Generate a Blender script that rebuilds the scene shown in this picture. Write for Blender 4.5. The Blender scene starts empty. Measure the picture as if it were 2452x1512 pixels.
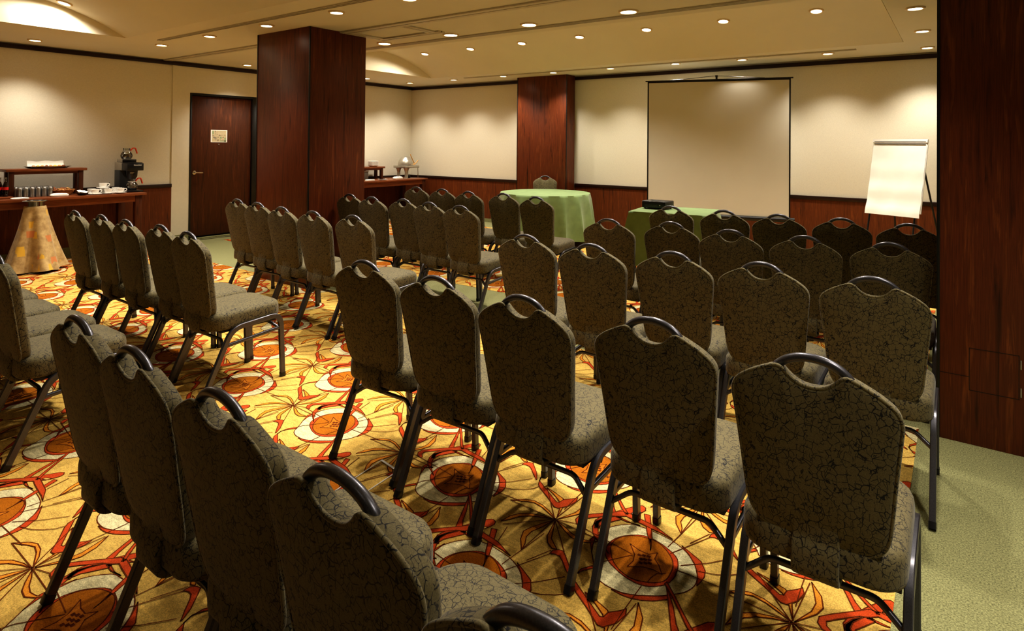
import bpy, bmesh, math, random
import numpy as np
from mathutils import Vector, Matrix
from mathutils.geometry import tessellate_polygon
random.seed(7)
SC = bpy.context.scene
COL = SC.collection
PI = math.pi

# ------------------------------------------------------------------ mesh builder
class MB:
    def __init__(s): s.v = []; s.f = []; s.m = []
    def add(s, vs, fs, mi=0):
        o = len(s.v); s.v += [tuple(p) for p in vs]
        for f in fs: s.f.append(tuple(i + o for i in f)); s.m.append(mi)
        return s
    def box(s, x0, x1, y0, y1, z0, z1, b=0, mi=0, rot=None, seg=2):
        bm = bmesh.new(); bmesh.ops.create_cube(bm, size=1)
        for v in bm.verts:
            v.co = Vector(((x0+x1)/2 + v.co.x*(x1-x0), (y0+y1)/2 + v.co.y*(y1-y0), (z0+z1)/2 + v.co.z*(z1-z0)))
        if b: bmesh.ops.bevel(bm, geom=list(bm.edges), offset=b, segments=seg, affect='EDGES', profile=.5)
        if rot is not None: bmesh.ops.transform(bm, matrix=rot, verts=bm.verts)
        bm.verts.index_update()
        s.add([v.co[:] for v in bm.verts], [[v.index for v in f.verts] for f in bm.faces], mi); bm.free(); return s
    def lathe(s, prof, n=24, c=(0, 0, 0), mi=0, rfun=None, cap0=False, cap1=False, sx=1, sy=1):
        vs = []
        for r, z in prof:
            for k in range(n):
                a = 2*PI*k/n; rr = r if rfun is None else rfun(r, z, a)
                vs.append((c[0]+rr*math.cos(a)*sx, c[1]+rr*math.sin(a)*sy, c[2]+z))
        fs = []
        for i in range(len(prof)-1):
            for k in range(n):
                k2 = (k+1) % n
                fs.append((i*n+k, i*n+k2, (i+1)*n+k2, (i+1)*n+k))
        if cap0: fs.append(tuple(range(n))[::-1])
        if cap1: fs.append(tuple(range((len(prof)-1)*n, len(prof)*n)))
        return s.add(vs, fs, mi)
    def sweep(s, pts, prof, N=None, closed=False, cap=True, mi=0, scale=None):
        P = [Vector(p) for p in pts]; n = len(P); m = len(prof); vs = []; prevN = None
        for i in range(n):
            if closed: t = P[(i+1) % n]-P[i-1]
            else: t = P[min(i+1, n-1)]-P[max(i-1, 0)]
            t.normalize()
            if N is not None: nn = Vector(N)
            else:
                nn = prevN if prevN is not None else (Vector((0, 0, 1)) if abs(t.z) < .9 else Vector((1, 0, 0)))
            nn = (nn - t*nn.dot(t)).normalized(); prevN = nn
            bb = t.cross(nn)
            k = 1.0
            if not closed and 0 < i < n-1:
                d1 = (P[i]-P[i-1]).normalized(); ca = max(.3, d1.dot(t)); 
            else: ca = 1
            sc = 1 if scale is None else scale[i]
            for a, b in prof: vs.append(P[i] + nn*a*sc + bb*(b*sc/ca))
        fs = []
        for i in range(n if closed else n-1):
            i2 = (i+1) % n
            for j in range(m):
                j2 = (j+1) % m
                fs.append((i*m+j, i*m+j2, i2*m+j2, i2*m+j))
        if cap and not closed:
            fs.append(tuple(range(m))[::-1]); fs.append(tuple(range((n-1)*m, n*m)))
        return s.add(vs, fs, mi)
    def tube(s, pts, r, n=8, closed=False, mi=0, N=None, scale=None):
        return s.sweep(pts, circ(r, n), N=N, closed=closed, mi=mi, scale=scale)
    def loft(s, rings, cap0=True, cap1=True, mi=0):
        m = len(rings[0]); vs = [p for r in rings for p in r]; fs = []
        for i in range(len(rings)-1):
            for j in range(m):
                j2 = (j+1) % m
                fs.append((i*m+j, i*m+j2, (i+1)*m+j2, (i+1)*m+j))
        if cap0: fs.append(tuple(range(m))[::-1])
        if cap1: fs.append(tuple(range((len(rings)-1)*m, len(rings)*m)))
        return s.add(vs, fs, mi)
    def build(s, name, mats, parent=None, kind=None, label=None, angle=35, loc=None, flat=False):
        me = bpy.data.meshes.new(name)
        me.from_pydata(s.v, [], s.f); me.update()
        bm = bmesh.new(); bm.from_mesh(me); bmesh.ops.recalc_face_normals(bm, faces=bm.faces); bm.to_mesh(me); bm.free()
        if not isinstance(mats, (list, tuple)): mats = [mats]
        for m in mats: me.materials.append(m)
        me.polygons.foreach_set('material_index', s.m)
        if not flat:
            me.polygons.foreach_set('use_smooth', [True]*len(me.polygons))
            me.set_sharp_from_angle(angle=math.radians(angle))
        me.update()
        o = bpy.data.objects.new(name, me); COL.objects.link(o)
        if parent is not None: o.parent = parent
        if kind: o['kind'] = kind
        if label: o['label'] = label
        if loc is not None: o.location = loc
        return o

def circ(r, n=8): return [(r*math.cos(2*PI*k/n), r*math.sin(2*PI*k/n)) for k in range(n)]
def rrect(w, h, r, n=3):
    out = []
    for cx, cy, a0 in ((w/2-r, h/2-r, 0), (-w/2+r, h/2-r, PI/2), (-w/2+r, -h/2+r, PI), (w/2-r, -h/2+r, 1.5*PI)):
        for k in range(n+1):
            a = a0+PI/2*k/n; out.append((cx+r*math.cos(a), cy+r*math.sin(a)))
    return out
def fillet(pts, r, n=5):
    P = [Vector(p) for p in pts]; out = [P[0]]
    for i in range(1, len(P)-1):
        a = (P[i-1]-P[i]); b = (P[i+1]-P[i]); d = min(r, a.length*.49, b.length*.49)
        p0 = P[i]+a.normalized()*d; p1 = P[i]+b.normalized()*d
        for k in range(n+1):
            t = k/n; out.append(p0*(1-t)**2 + P[i]*2*t*(1-t) + p1*t*t)
    out.append(P[-1]); return out
def spline(pts, n=6, closed=False):
    P = [Vector(p) for p in pts]; N = len(P); out = []
    for i in range(N if closed else N-1):
        g = (lambda k: P[k % N]) if closed else (lambda k: P[max(0, min(N-1, k))])
        p0, p1, p2, p3 = g(i-1), g(i), g(i+1), g(i+2)
        for k in range(n):
            t = k/n
            out.append(.5*((2*p1)+(p2-p0)*t+(2*p0-5*p1+4*p2-p3)*t*t+(3*p1-p0-3*p2+p3)*t**3))
    if not closed: out.append(P[-1])
    return out

def thing(name, label, cat, loc=(0, 0, 0), rz=0, group=None):
    o = bpy.data.objects.new(name, None); COL.objects.link(o); o.empty_display_size = .1
    o.location = loc; o.rotation_euler = (0, 0, rz)
    o['label'] = label; o['category'] = cat
    if group: o['group'] = group
    return o
def tag(o, label, cat, group=None, kind=None):
    o['label'] = label; o['category'] = cat
    if group: o['group'] = group
    if kind: o['kind'] = kind
    return o
def dup(root, loc, rz, label=None):
    r = root.copy(); COL.objects.link(r); r.location = loc; r.rotation_euler = (0, 0, rz)
    if label: r['label'] = label
    for ch in KIDS[root.name]:
        c = ch.copy(); COL.objects.link(c); c.parent = r
        for g in KIDS.get(ch.name, ()):
            d = g.copy(); COL.objects.link(d); d.parent = c
    return r
KIDS = {}
def reg(root):
    KIDS[root.name] = list(root.children)
    for c in root.children: KIDS[c.name] = list(c.children)

# ------------------------------------------------------------------ materials
def s2l(c): return tuple(((x/255)/12.92 if x/255 <= .04045 else ((x/255+.055)/1.055)**2.4) for x in c)
class NT:
    def __init__(s, name):
        s.mat = bpy.data.materials.new(name); s.mat.use_nodes = True
        s.t = s.mat.node_tree; s.p = s.t.nodes['Principled BSDF']
    def n(s, typ, **kw):
        o = s.t.nodes.new(typ)
        for k, v in kw.items():
            if k in o.inputs.keys() if hasattr(o.inputs, 'keys') else False: o.inputs[k].default_value = v
            else: setattr(o, k, v)
        return o
    def l(s, a, b): s.t.links.new(a, b)
    def coord(s, scale=(1, 1, 1), rot=(0, 0, 0)):
        tc = s.n('ShaderNodeTexCoord'); mp = s.n('ShaderNodeMapping'); mp.inputs['Scale'].default_value = scale
        mp.inputs['Rotation'].default_value = rot
        s.l(tc.outputs['Object'], mp.inputs['Vector']); return mp.outputs['Vector']
    def noise(s, vec, scale, detail=4, rough=.5, dist=0):
        o = s.n('ShaderNodeTexNoise'); o.inputs['Scale'].default_value = scale; o.inputs['Detail'].default_value = detail
        o.inputs['Roughness'].default_value = rough; o.inputs['Distortion'].default_value = dist
        if vec is not None: s.l(vec, o.inputs['Vector'])
        return o
    def ramp(s, fac, stops):
        o = s.n('ShaderNodeValToRGB'); e = o.color_ramp.elements
        while len(e) > 1: e.remove(e[-1])
        e[0].position, e[0].color = stops[0][0], (*stops[0][1], 1)
        for p, c in stops[1:]:
            x = e.new(p); x.color = (*c, 1)
        s.l(fac, o.inputs['Fac']); return o.outputs['Color']
    def mix(s, fac, a, b, blend='MIX'):
        o = s.n('ShaderNodeMix'); o.data_type = 'RGBA'; o.blend_type = blend
        for val, sock in ((fac, o.inputs[0]), (a, o.inputs[6]), (b, o.inputs[7])):
            if hasattr(val, 'node'): s.l(val, sock)
            elif isinstance(val, (int, float)): sock.default_value = val
            else: sock.default_value = (*val, 1)
        return o.outputs[2]
    def bump(s, h, strength=.2, dist=.002):
        b = s.n('ShaderNodeBump'); b.inputs['Strength'].default_value = strength; b.inputs['Distance'].default_value = dist
        s.l(h, b.inputs['Height']); s.l(b.outputs['Normal'], s.p.inputs['Normal'])
def plain(name, col, rough=.5, metal=0, spec=.5, emis=0, coat=0, trans=0, var=.08, vscale=30, sheen=0):
    m = NT(name); c = s2l(col)
    v = m.coord(); nz = m.noise(v, vscale, 3)
    colr = m.ramp(nz.outputs['Fac'], [(.3, tuple(x*(1-var) for x in c)), (.7, tuple(min(1, x*(1+var)) for x in c))])
    m.l(colr, m.p.inputs['Base Color'])
    m.p.inputs['Roughness'].default_value = rough; m.p.inputs['Metallic'].default_value = metal
    m.p.inputs['Specular IOR Level'].default_value = spec; m.p.inputs['Coat Weight'].default_value = coat
    m.p.inputs['Transmission Weight'].default_value = trans
    m.p.inputs['Sheen Weight'].default_value = sheen
    if emis:
        m.p.inputs['Emission Color'].default_value = (*c, 1); m.p.inputs['Emission Strength'].default_value = emis
    return m.mat
def wood(name, axis, dark, mid, light, rough=.32, k=1.0, coat=.25):
    m = NT(name); sc = [7*k, 7*k, 7*k]; sc[axis] = .45*k
    v = m.coord(tuple(sc))
    a = m.noise(v, 2.2, 7, .62, .6)
    sf = [60*k, 60*k, 60*k]; sf[axis] = 1.2*k
    b = m.noise(m.coord(tuple(sf)), 2.0, 3, .6, .2)
    d, mm, l = s2l(dark), s2l(mid), s2l(light)
    c1 = m.ramp(a.outputs['Fac'], [(.28, d), (.47, mm), (.56, tuple(x*.8 for x in mm)), (.68, l), (.8, mm)])
    c2 = m.ramp(b.outputs['Fac'], [(.35, (.62, .58, .55)), (.6, (1, 1, 1))])
    m.l(m.mix(.75, c1, c2, 'MULTIPLY'), m.p.inputs['Base Color'])
    m.p.inputs['Roughness'].default_value = rough; m.p.inputs['Coat Weight'].default_value = coat
    m.p.inputs['Coat Roughness'].default_value = .33
    m.p.inputs['Specular IOR Level'].default_value = .3
    m.bump(b.outputs['Fac'], .04)
    return m.mat
def chair_fabric(name, base, line):
    m = NT(name); v = m.coord()
    # wander the coordinates, then draw crackle / scribble lines from cell borders
    nz = m.noise(v, 30, 2, .5)
    sub = m.n('ShaderNodeVectorMath', operation='SUBTRACT'); sub.inputs[1].default_value = (.5, .5, .5); m.l(nz.outputs['Color'], sub.inputs[0])
    scl = m.n('ShaderNodeVectorMath', operation='SCALE'); scl.inputs['Scale'].default_value = .016; m.l(sub.outputs[0], scl.inputs[0])
    ad = m.n('ShaderNodeVectorMath', operation='ADD'); m.l(v, ad.inputs[0]); m.l(scl.outputs[0], ad.inputs[1])
    masks = []
    for sx, off, thr in (((54, 54, 46), (0, 0, 0), .042), ((84, 84, 34), (3.1, 1.7, 5.2), .04)):
        mp = m.n('ShaderNodeMapping'); mp.inputs['Scale'].default_value = sx; mp.inputs['Location'].default_value = off
        m.l(ad.outputs[0], mp.inputs['Vector'])
        vo = m.n('ShaderNodeTexVoronoi'); vo.feature = 'DISTANCE_TO_EDGE'; vo.inputs['Scale'].default_value = 1.0
        m.l(mp.outputs['Vector'], vo.inputs['Vector'])
        masks.append(m.ramp(vo.outputs['Distance'], [(thr*.5, (1, 1, 1)), (thr*1.2, (0, 0, 0))]))
    gate = m.ramp(m.noise(v, 60, 2).outputs['Fac'], [(.50, (0, 0, 0)), (.56, (1, 1, 1))])
    gate1 = m.ramp(m.noise(m.coord((1, 1, 1), (1, 2, 0)), 50, 2).outputs['Fac'], [(.40, (0, 0, 0)), (.46, (1, 1, 1))])
    m2 = m.mix(1.0, masks[1], gate, 'MULTIPLY')
    m1 = m.mix(1.0, masks[0], gate1, 'MULTIPLY')
    mask = m.mix(1.0, m1, m2, 'LIGHTEN')
    b = s2l(base)
    weave = m.ramp(m.noise(v, 420, 2).outputs['Fac'], [(.3, tuple(x*.72 for x in b)), (.7, tuple(x*1.22 for x in b))])
    m.l(m.mix(mask, weave, s2l(line)), m.p.inputs['Base Color'])
    m.p.inputs['Roughness'].default_value = .72; m.p.inputs['Specular IOR Level'].default_value = .25
    m.p.inputs['Sheen Weight'].default_value = .15; m.p.inputs['Sheen Roughness'].default_value = .5
    m.bump(m.noise(v, 300, 2).outputs['Fac'], .12, .001)
    return m.mat
def pile(name, col, streak=.12, sc=260, lo=.62):
    m = NT(name); c = s2l(col); v = m.coord()
    a = m.noise(v, sc, 2, .6); b = m.noise(m.coord((1, 4, 1), (0, 0, .5)), 14, 5, .65)
    c1 = m.ramp(a.outputs['Fac'], [(.3, tuple(x*lo for x in c)), (.68, tuple(min(1, x*1.22) for x in c))])
    c2 = m.ramp(b.outputs['Fac'], [(.3, (1-2.2*streak,)*3), (.65, (1, 1, 1))])
    m.l(m.mix(.9, c1, c2, 'MULTIPLY'), m.p.inputs['Base Color'])
    m.p.inputs['Roughness'].default_value = .95; m.p.inputs['Specular IOR Level'].default_value = .1
    m.bump(a.outputs['Fac'], .35, .003)
    return m.mat

M = {}
M['wood_v'] = wood('mahogany_vertical', 2, (40, 18, 7), (86, 43, 17), (114, 61, 26), .45, 1.8, .04)
M['wood_p'] = wood('mahogany_pillar', 2, (50, 21, 10), (108, 52, 25), (136, 74, 36), .42, 1.8, .06)
M['wood_v2'] = wood('mahogany_wainscot', 2, (52, 24, 9), (112, 56, 22), (142, 76, 32), .5, 2.0, .03)
M['wood_y'] = wood('mahogany_table', 1, (80, 38, 18), (130, 70, 35), (160, 92, 50), .38, 1.5)
M['wood_dark'] = wood('dark_trim', 0, (26, 12, 8), (42, 19, 11), (56, 26, 15), .4)
M['wood_darky'] = wood('dark_trim_side', 1, (26, 12, 8), (42, 19, 11), (56, 26, 15), .4)
M['black'] = plain('black_paint', (12, 11, 11), .4)
M['blackplastic'] = plain('black_plastic', (16, 17, 20), .35)
M['charcoal'] = plain('charcoal_plastic', (48, 50, 52), .5)
M['fabric'] = chair_fabric('olive_print_fabric', (101, 92, 62), (9, 8, 14))
M['pipe'] = chair_fabric('olive_print_piping', (108, 99, 68), (12, 11, 13))
M['steelgrey'] = plain('hammered_grey_metal', (88, 88, 95), .32, .75, var=.18, vscale=400)
M['steeldark'] = plain('dark_grey_metal', (84, 82, 84), .36, .7, var=.15, vscale=300)
M['chrome'] = plain('polished_steel', (200, 196, 190), .14, 1, var=.03)
M['brushed'] = plain('brushed_steel', (186, 182, 172), .36, .85, var=.06)
M['aluminium'] = plain('track_aluminium', (192, 186, 170), .5, 0)
M['white'] = plain('white_china', (240, 238, 232), .22, var=.02)
M['paper'] = plain('white_paper', (244, 243, 236), .8, var=.03, vscale=6)
M['linen'] = plain('white_linen', (240, 236, 226), .9, var=.05)
M['green'] = plain('green_tablecloth', (112, 136, 86), .85, var=.12, vscale=9, sheen=.2)
M['screen'] = plain('screen_fabric', (206, 203, 190), .9, var=.015, vscale=3)
M['ceil'] = plain('ceiling_paint', (216, 212, 198), .9, var=.02, vscale=2)
M['lunette'] = plain('lunette_paint', (226, 216, 190), .9, var=.02)
def glassmat(nm='clear_glass', base=.12, ro=.05):
    m = NT(nm); t = m.t
    tr = m.n('ShaderNodeBsdfTransparent'); tr.inputs[0].default_value = (.93, .95, .94, 1)
    gl = m.n('ShaderNodeBsdfGlossy'); gl.inputs['Roughness'].default_value = ro
    fr = m.n('ShaderNodeFresnel'); fr.inputs['IOR'].default_value = 1.55
    ad = m.n('ShaderNodeMath', operation='MULTIPLY_ADD'); ad.inputs[1].default_value = .9; ad.inputs[2].default_value = base; ad.use_clamp = True
    m.l(fr.outputs[0], ad.inputs[0])
    mx = m.n('ShaderNodeMixShader'); m.l(ad.outputs[0], mx.inputs[0]); m.l(tr.outputs[0], mx.inputs[1]); m.l(gl.outputs[0], mx.inputs[2])
    out = [n for n in t.nodes if n.type == 'OUTPUT_MATERIAL'][0]; m.l(mx.outputs[0], out.inputs['Surface']); t.nodes.remove(m.p)
    return m.mat
M['glass'] = glassmat()
M['tumbler'] = glassmat('frosty_tumbler_glass', .42, .3)
M['coffee'] = plain('coffee', (24, 10, 5), .1)
M['cola'] = plain('dark_cola_glass', (26, 8, 4), .06, coat=.6)
M['redlabel'] = plain('red_label', (200, 26, 22), .5)
M['orangeplastic'] = plain('orange_plastic', (226, 72, 28), .4)
M['wicker'] = plain('wicker', (150, 96, 42), .7, var=.4, vscale=120)
M['bread'] = plain('baked_pastry', (206, 150, 82), .7, var=.3, vscale=60)
M['bread2'] = plain('yellow_pastry', (226, 200, 90), .7, var=.2, vscale=60)
M['bread3'] = plain('brown_pastry', (130, 72, 36), .7, var=.3, vscale=60)
M['tongwood'] = plain('pale_wood', (214, 164, 92), .5)
M['bulb'] = plain('lit_lens', (255, 236, 205), .4, emis=14, var=0)
M['bulb'].cycles.emission_sampling = 'NONE'
M['ringwhite'] = plain('trim_ring_white', (225, 205, 170), .5)
M['greypanel'] = plain('grey_panel', (120, 118, 112), .5)
M['signgreen'] = plain('sign_green', (150, 170, 130), .8)
M['signgrey'] = plain('sign_grey', (150, 140, 125), .8)
M['signink'] = plain('sign_ink', (40, 30, 24), .8)
M['signbase'] = plain('sign_cream', (205, 190, 155), .8)
def wallmat():
    m = NT('cream_wall_covering'); c = s2l((222, 216, 198))
    a = m.noise(m.coord((1, 1, .15)), 380, 2); b = m.noise(m.coord((.15, .15, 1)), 380, 2)
    f = m.mix(.5, a.outputs['Fac'], b.outputs['Fac'])
    m.l(m.ramp(f, [(.35, tuple(x*.9 for x in c)), (.65, tuple(x*1.05 for x in c))]), m.p.inputs['Base Color'])
    m.p.inputs['Roughness'].default_value = .9; m.bump(f, .08, .001); return m.mat
M['wall'] = wallmat()
M['plaster'] = plain('painted_panel', (222, 216, 198), .85, var=.02)
def yellowcloth():
    m = NT('leaf_print_cloth'); v = m.coord()
    vo = m.n('ShaderNodeTexVoronoi'); vo.inputs['Scale'].default_value = 7.5; vo.distance = 'CHEBYCHEV'; m.l(v, vo.inputs['Vector'])
    spot = m.ramp(vo.outputs['Distance'], [(.25, (1, 1, 1)), (.30, (0, 0, 0))])
    sep = m.n('ShaderNodeSeparateColor'); m.l(vo.outputs['Color'], sep.inputs[0])
    pick = m.ramp(sep.outputs[0], [(.0, s2l((222, 180, 60))), (.55, s2l((214, 168, 52))), (.56, s2l((196, 126, 70)))])
    gate = m.ramp(sep.outputs[1], [(.4, (0, 0, 0)), (.42, (1, 1, 1))])
    base = m.ramp(m.noise(v, 12, 5, .6).outputs['Fac'], [(.35, s2l((156, 128, 80))), (.65, s2l((200, 174, 120)))])
    m.l(m.mix(m.mix(1, spot, gate, 'MULTIPLY'), base, pick), m.p.inputs['Base Color'])
    m.p.inputs['Roughness'].default_value = .8; m.p.inputs['Sheen Weight'].default_value = .2
    return m.mat
M['leafcloth'] = yellowcloth()
CARPET = {'bg': pile('carpet_gold', (224, 186, 100), .16), 'cream': pile('carpet_cream', (234, 222, 174), .22),
          'red': pile('carpet_red', (196, 76, 34), .06), 'brown': pile('carpet_brown', (176, 104, 24), .06),
          'tan': pile('carpet_tan', (196, 118, 34), .06), 'orange': pile('carpet_orange', (222, 144, 48), .06),
          'line': pile('carpet_line', (104, 46, 14), .05)}
M['greencarpet'] = pile('carpet_sage', (150, 150, 108), .05, 170, .38)

CARPET_DATA = {"a":0.8753814050845263,"b":0.4445,"c":[-2.6668251881214937,2.0837239419683904],"shapes":[["cream",1,[[-111,-168],[-121,-148],[-135,-127],[-151,-104],[-168,-81],[-183,-56],[-194,-32],[-200,-8],[-202,18],[-200,46],[-193,72],[-183,95],[-170,116],[-154,135],[-139,150],[-124,162],[-109,168],[-95,169],[-78,171],[-59,173],[-37,172],[-11,170],[14,167],[40,163],[66,154],[92,142],[113,128],[130,114],[144,98],[158,82],[170,62],[183,37],[190,15],[193,-3],[193,-20],[190,-37],[184,-54],[176,-70],[165,-85],[153,-98],[140,-111],[127,-125],[111,-139],[92,-152],[74,-165],[55,-177],[37,-186],[19,-193],[1,-198],[-17,-199],[-35,-199],[-52,-198],[-72,-193],[-94,-183]],1],["red",2,[[-109,-77],[-122,-63],[-131,-49],[-136,-34],[-140,-18],[-142,2],[-141,22],[-136,42],[-127,62],[-113,82],[-95,100],[-74,117],[-54,126],[-36,128],[-16,127],[4,123],[25,117],[49,107],[69,97],[85,86],[97,73],[105,58],[112,41],[117,23],[120,4],[123,-15],[122,-35],[119,-56],[112,-74],[102,-88],[89,-101],[75,-113],[60,-121],[44,-126],[25,-128],[2,-126],[-20,-121],[-43,-113],[-66,-103],[-90,-91]],1],["brown",3,[[-80,-79],[-97,-61],[-111,-40],[-124,-18],[-131,3],[-133,23],[-130,43],[-122,63],[-109,81],[-91,98],[-70,110],[-48,117],[-27,121],[-8,122],[11,117],[29,108],[48,95],[67,78],[82,61],[92,44],[99,27],[103,8],[105,-12],[106,-32],[105,-48],[101,-61],[93,-74],[80,-86],[64,-97],[46,-106],[28,-113],[10,-116],[-9,-115],[-29,-109],[-48,-102],[-63,-92]],1],["tan",4,[[-31,-70],[-27,-32],[-38,4],[-76,49],[-33,35],[3,35],[26,62],[31,25],[57,1],[83,-35],[48,-31],[14,-40]],1],["line",5,[[-29,5],[-15,5],[-15,17],[-29,17]],0],["line",5,[[-15,12],[-1,12],[-1,24],[-15,24]],0],["line",5,[[1,18],[15,18],[15,30],[1,30]],0],["line",5,[[-16,-11],[-2,-11],[-2,1],[-16,1]],0],["line",5,[[-3,-5],[11,-5],[11,7],[-3,7]],0],["line",5,[[12,3],[26,3],[26,15],[12,15]],0],["line",5,[[-8,-31],[6,-31],[6,-19],[-8,-19]],0],["line",5,[[6,-22],[20,-22],[20,-10],[6,-10]],0],["line",5,[[19,-13],[33,-13],[33,-1],[19,-1]],0],["red",2,[[83,156],[127,135],[170,113],[198,74],[206,42],[204,12],[200,-16],[189,21],[175,56],[152,91],[123,122]],1],["red",2,[[-25,-205],[15,-197],[52,-180],[92,-155],[128,-127],[153,-102],[162,-109],[141,-137],[110,-168],[76,-190],[44,-203],[11,-208]],1],["red",2,[[-170,-78],[-209,-20],[-206,26],[-195,78],[-196,38],[-197,-1],[-186,-40]],1],["red",4,[[108,-72],[112,-60],[165,-115],[210,-165],[247,-203],[273,-227],[275,-235],[268,-238],[233,-207],[194,-162],[153,-116]],1],["red",3,[[314,-148],[298,-141],[282,-151],[270,-171],[242,-218],[217,-265],[195,-310],[187,-344],[194,-369],[209,-391],[224,-380],[208,-355],[212,-322],[236,-279],[263,-234],[286,-237],[300,-216],[314,-188],[321,-165]],1],["bg",4,[[282,-219],[287,-203],[314,-193],[305,-213]],1],["red",3,[[327,-190],[355,-242],[388,-301],[431,-365],[437,-384],[413,-313],[391,-267],[349,-184]],1],["red",3,[[249,-255],[209,-308],[191,-348],[197,-387],[217,-422],[247,-449],[294,-476],[321,-493],[272,-454],[237,-416],[218,-380],[223,-350],[268,-277]],1],["red",4,[[-134,-143],[-156,-179],[-157,-218],[-137,-268],[-115,-288],[-52,-326],[9,-369],[27,-367],[53,-329],[63,-281],[53,-254],[40,-274],[13,-302],[9,-330],[-2,-334],[-47,-306],[-104,-270],[-149,-241],[-159,-210],[-147,-182],[-121,-148]],1],["red",3,[[-289,-176],[-289,-155],[-274,-140],[-256,-136],[-238,-152],[-191,-199],[-164,-239],[-164,-244],[-198,-215],[-232,-183],[-252,-169],[-270,-168]],1],["red",4,[[-299,34],[-316,56],[-316,85],[-283,123],[-230,176],[-192,215],[-161,221],[-97,212],[-41,205],[41,170],[-5,179],[-62,184],[-125,191],[-164,197],[-187,177],[-213,163],[-265,110],[-294,77],[-290,56],[-269,37],[-278,29]],1],["red",3,[[-229,179],[-246,214],[-281,286],[-322,369],[-265,287],[-232,225],[-206,191],[-174,175],[-128,169],[-94,175],[-146,165],[-191,167]],1],["orange",3,[[-602,7],[-554,49],[-521,63],[-477,59],[-431,41],[-382,10],[-423,26],[-468,44],[-509,51],[-536,41]],1],["orange",3,[[-528,176],[-493,169],[-431,149],[-405,119],[-395,79],[-380,17],[-404,77],[-435,124],[-474,149]],1],["orange",3,[[-365,238],[-326,185],[-312,132],[-324,91],[-375,13],[-340,94],[-335,140],[-349,189]],1],["orange",3,[[-547,-130],[-538,-83],[-517,-46],[-484,-21],[-433,-3],[-389,3],[-432,-12],[-475,-35],[-507,-64],[-525,-99]],1],["orange",3,[[-383,-222],[-422,-173],[-440,-129],[-429,-91],[-407,-44],[-382,-2],[-395,-60],[-413,-112],[-412,-150],[-392,-188]],1],["orange",3,[[-298,-148],[-329,-130],[-351,-99],[-361,-59],[-376,0],[-348,-63],[-330,-102],[-282,-141]],1],["orange",3,[[-371,4],[-314,-32],[-275,-51],[-236,-55],[-209,-39],[-163,-2],[-210,-30],[-245,-37],[-284,-29],[-325,-11]],1]],"lines":[[[-382,6],[-528,176]],[[-382,6],[-602,7]],[[-382,6],[-529,-142]],[[-382,6],[-383,-222]],[[-382,6],[-250,-139]],[[-382,6],[-163,-2]],[[-382,6],[-299,34]],[[-382,6],[-369,230]],[[-295,31],[-49,0]],[[-43,-4],[-85,-63],[-121,-112],[-133,-143]],[[111,17],[321,27]],[[120,49],[194,119],[255,196]],[[44,117],[57,231],[70,350]],[[52,-358],[49,-249],[49,-131]],[[-335,-258],[-294,-159]],[[-45,212],[-67,298]],[[92,-23],[67,-42],[59,-74],[58,-100]],[[-257,-388],[-202,-367],[-162,-340],[-134,-310],[-125,-283]],[[-372,-357],[-335,-279],[-286,-177]]]}
# ------------------------------------------------------------------ the room
ZC = 2.68; XL = -9.36; XR = 1.6; YB = 9.19; YF = -5.0
def S(name, mb, mats, **k): return mb.build(name, mats, kind='structure', **k)

S('floor', MB().box(XL-.1, XR+.1, YF-.1, YB+.1, -.1, 0), M['greencarpet'])

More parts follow.
